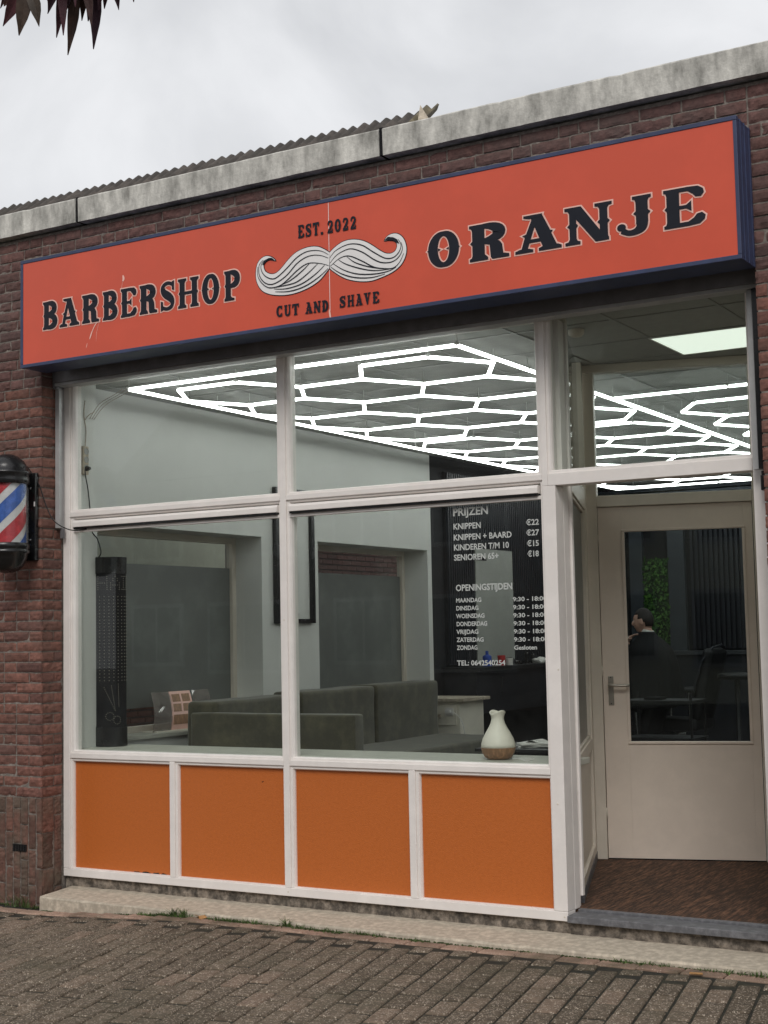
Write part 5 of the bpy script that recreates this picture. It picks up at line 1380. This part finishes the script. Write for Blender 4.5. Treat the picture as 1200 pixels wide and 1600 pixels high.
garment('shirt', [0, 1, 2, 3, 7, 8, 10, 11], Jb, .016, M['cloth'], ba)
garment('trousers', [0, 13, 14, 15, 17, 18, 19], [(j[0], j[1]) for j in Jb], .018, plain('dark_trousers', (.045, .045, .05), .85), ba)
garment('shoes', [15, 16], Jb, .012, M['leather'], ba); garment('shoes', [19, 20], Jb, .012, M['leather'], ba)
garment('trousers', [13, 14, 15], Jn, .016, M['cloth'], cu); garment('trousers', [17, 18, 19], Jn, .016, M['cloth'], cu); garment('shoes', [15, 16], Jn, .012, M['leather'], cu); garment('shoes', [19, 20], Jn, .012, M['leather'], cu)
m = MB(); h0 = Vector(Jb[9][0]) + Vector((.085, .05, .04)); m.tube([h0, h0 + Vector((.04, .02, .03))], .004, 6)
tag(m.build('razor', M['steel']), 'slim steel razor held in the hand of the barber', 'razor')

# ------------------------------------------------------------------ overhanging branch, top left
bt = thing('overhanging_tree', 'branch tips of a tree with drooping dark purple pointed leaves, top left corner', 'tree', (2.2, -4.3, GZ(2.2)))
br = MB(); br.tube(catmull([(3.05, -3.62, 3.98), (3.2, -3.6, 3.90), (3.35, -3.6, 3.83), (3.46, -3.58, 3.80)], 5), [.010] * 16, 8)
br.tube(catmull([(1.7, -4.5, 4.5), (2.3, -4.1, 4.4), (2.8, -3.8, 4.15), (3.06, -3.62, 3.98)], 5), .022, 8); br.tube(catmull([(1.2, -4.9, GZ(1.2) - .02), (1.25, -4.85, 1.5), (1.35, -4.75, 3.2), (1.7, -4.5, 4.5)], 5), [.13 - .0065 * i for i in range(16)], 12)
br.build('trunk', M['bark'], bt, smooth=True)
lv = MB()
def leaflet(p, d, L_, w_, face):
    d = Vector(d).normalized(); s_ = d.cross(Vector(face)).normalized() * w_; up = Vector(face).normalized()
    pts = []; N_ = 7
    prof = (.10, .5, .85, 1, .97, .75, .38, .05)
    vs = []
    for i in range(N_ + 1):
        t = i / N_; c = Vector(p) + d * L_ * t + Vector((0, 0, -1)) * .12 * L_ * t * t + Vector((.05 * L_ * math.sin(t * 3), 0, 0))
        vs += [c + s_ * prof[i] + up * .15 * w_, c, c - s_ * prof[i] + up * .15 * w_]
    fs = []
    for i in range(N_): fs += [(3 * i, 3 * i + 3, 3 * i + 4, 3 * i + 1), (3 * i + 1, 3 * i + 4, 3 * i + 5, 3 * i + 2)]
    lv.add(vs, fs)
face = (.5, -.8, -.1)
ex, ez = V((.86, .51, -.02)), V((0.06, -.06, .996))
def at(px, py, dep=0):      # metres on the leaf plane from its top-left corner
    return V((3.011, -3.5, 3.74)) + V((1, 0, -.03)) * (px / 180 * .53) + V((0, .15 * dep, 1)) * 0 + V((0, dep, -py / 65 * .19))
def ray_leaf(px, py, tx, ty, w_, dep=0): a = at(px, py, dep); b2 = at(tx, ty, dep); leaflet(a, b2 - a, (b2 - a).length, w_, face)
for q in ((38, -12, 5, 28, .024), (40, -12, 31, 44, .026), (42, -12, 63, 40, .022), (36, -14, 14, -2, .018)): ray_leaf(*q)
for cx_, cy_, tips in ((78, -20, ((72, 47), (66, 20), (92, 24))), (98, -18, ((87, 68), (80, 30), (108, 60), (100, 30), (120, 12))), (122, -18, ((125, 68), (116, 36), (146, 56), (132, 22))), (140, -20, ((149, 46), (158, 30), (137, 30))), (160, -22, ((160, 32), (150, 18), (176, 22), (168, 8))), (172, -25, ((178, 24), (186, 16)))):
    for k, (tx, ty) in enumerate(tips): ray_leaf(cx_ + rnd.uniform(-4, 4), cy_, tx, ty, rnd.uniform(.014, .021), rnd.uniform(-.1, .1))
for _ in range(26):
    x = rnd.uniform(66, 172); ray_leaf(x, -30, x + rnd.uniform(-12, 12), rnd.uniform(0, 24), rnd.uniform(.013, .02), rnd.uniform(-.15, .15))
for _ in range(60):
    x = rnd.uniform(-60, 200); ray_leaf(x, rnd.uniform(-110, -40), x + rnd.uniform(-30, 30), rnd.uniform(-35, -12), .015, rnd.uniform(-.3, .3))
lfo = lv.build('leaves', M['leaf'], bt); so = lfo.modifiers.new('S', 'SOLIDIFY'); so.thickness = .0012

# ------------------------------------------------------------------ across the street: what the panes reflect
def row_house(x, label, col, w_=6.2):
    t = thing('terraced_house', label, 'house', (x, -22, -.24), group='houses across the street')
    m = MB(); m.box(x, x + w_ - .01, -30, -22, -.24, 5.6); m.build('wall', col, t)
    m = MB(); m.prism([(-30.3, 5.6), (-21.7, 5.6), (-26, 9.3)], x, x + w_ - .01, Matrix(((0, 0, 1, 0), (1, 0, 0, 0), (0, 1, 0, 0), (0, 0, 0, 1)))); m.build('roof', M['rooftile'], t)
    for (a, b2, z0, z1) in ((.6, 2.3, .8, 2.4), (3.1, 5.4, .6, 2.4), (.6, 2.3, 3.5, 5.0), (3.3, 5.3, 3.5, 5.0)):
        m = MB(); m.box(x + a, x + b2, -22.0, -21.93, z0, z1); f = m.build('window', M['greymetal'], t)
        m = MB(); m.box(x + a + .1, x + (a + b2) / 2 - .04, -21.929, -21.91, z0 + .1, z1 - .1); m.box(x + (a + b2) / 2 + .04, x + b2 - .1, -21.929, -21.91, z0 + .1, z1 - .1); m.build('panes', M['black'], f)
hc_ = M['housebrick']
for k, x in enumerate((-19, -12.7, -6.4, -.1, 6.2, 12.5)):
    row_house(x, ('brick terraced house across the street, far to the left', 'brick terraced house second from the left across the street', 'brick terraced house opposite the shop pier', 'brick terraced house directly opposite the shop window', 'pale terraced house directly opposite the porch', 'brick terraced house across the street, far right')[k], hc_ if k != 4 else M['creamwall'])

# ------------------------------------------------------------------ sky, sun, camera
W = bpy.data.worlds.new('World'); scene.world = W; W.use_nodes = True
nt = W.node_tree; N = nt.nodes; L = nt.links; bg = N['Background']
SUN_EL, SUN_AZ = R(42), R(157)
sky = N.new('ShaderNodeTexSky'); sky.sky_type = 'NISHITA'; sky.sun_disc = False; sky.sun_elevation = SUN_EL; sky.sun_rotation = SUN_AZ
sk = N.new('ShaderNodeMix'); sk.data_type = 'RGBA'; sk.blend_type = 'MULTIPLY'; sk.inputs[0].default_value = 1; sk.inputs[7].default_value = (.085, .085, .085, 1)
L.new(sky.outputs[0], sk.inputs[6])
tc = N.new('ShaderNodeTexCoord'); mp = N.new('ShaderNodeMapping'); mp.inputs['Scale'].default_value = (1.0, 1.0, 1.35); L.new(tc.outputs['Generated'], mp.inputs['Vector'])
n1 = N.new('ShaderNodeTexNoise'); n1.inputs['Scale'].default_value = 3.2; n1.inputs['Detail'].default_value = 7; n1.inputs['Roughness'].default_value = .5; n1.inputs['Distortion'].default_value = .5; L.new(mp.outputs[0], n1.inputs['Vector'])
rp = N.new('ShaderNodeValToRGB'); rp.color_ramp.elements[0].position = .38; rp.color_ramp.elements[0].color = (.60, .61, .63, 1); rp.color_ramp.elements[1].position = .62; rp.color_ramp.elements[1].color = (.92, .925, .94, 1)
L.new(n1.outputs['Fac'], rp.inputs['Fac'])
cm = N.new('ShaderNodeMix'); cm.data_type = 'RGBA'; cm.inputs[0].default_value = .93; L.new(sk.outputs[2], cm.inputs[6]); L.new(rp.outputs['Color'], cm.inputs[7])
L.new(cm.outputs[2], bg.inputs['Color']); bg.inputs['Strength'].default_value = 1.0
sl = bpy.data.lights.new('sun', 'SUN'); sl.energy = 1.6; sl.angle = R(28); sl.color = (1, .965, .92)
so = bpy.data.objects.new('sun', sl); COL.objects.link(so)
d = Vector((math.sin(SUN_AZ) * math.cos(SUN_EL), math.cos(SUN_AZ) * math.cos(SUN_EL), math.sin(SUN_EL)))
so.rotation_euler = d.to_track_quat('Z', 'Y').to_euler(); so.location = (3, -6, 9)
cam = bpy.data.cameras.new('camera'); co = bpy.data.objects.new('camera', cam); COL.objects.link(co); scene.camera = co
cr = Vector((0.8586796, 0.5121255, -0.0199207)); cu_ = Vector((0.0605837, -0.0628308, 0.9961837)); cd = Vector((-0.5089194, 0.8566095, 0.0849780))
Mx = Matrix((cr, cu_, -cd)).transposed().to_4x4(); Mx.translation = Vector((6.60996, -7.0, 1.50305)); co.matrix_world = Mx
cam.sensor_fit = 'VERTICAL'; cam.sensor_height = 36; cam.lens = 50.4785; cam.clip_start = .05; cam.clip_end = 500
scene.view_settings.view_transform = 'Standard'; scene.view_settings.look = 'None'; scene.view_settings.exposure = 0.08; scene.view_settings.gamma = 1
scene.render.engine = 'CYCLES'; scene.cycles.transparent_max_bounces = 16; scene.cycles.max_bounces = 8; scene.cycles.diffuse_bounces = 4
scene.cycles.use_denoising = True; scene.cycles.sample_clamp_indirect = 6
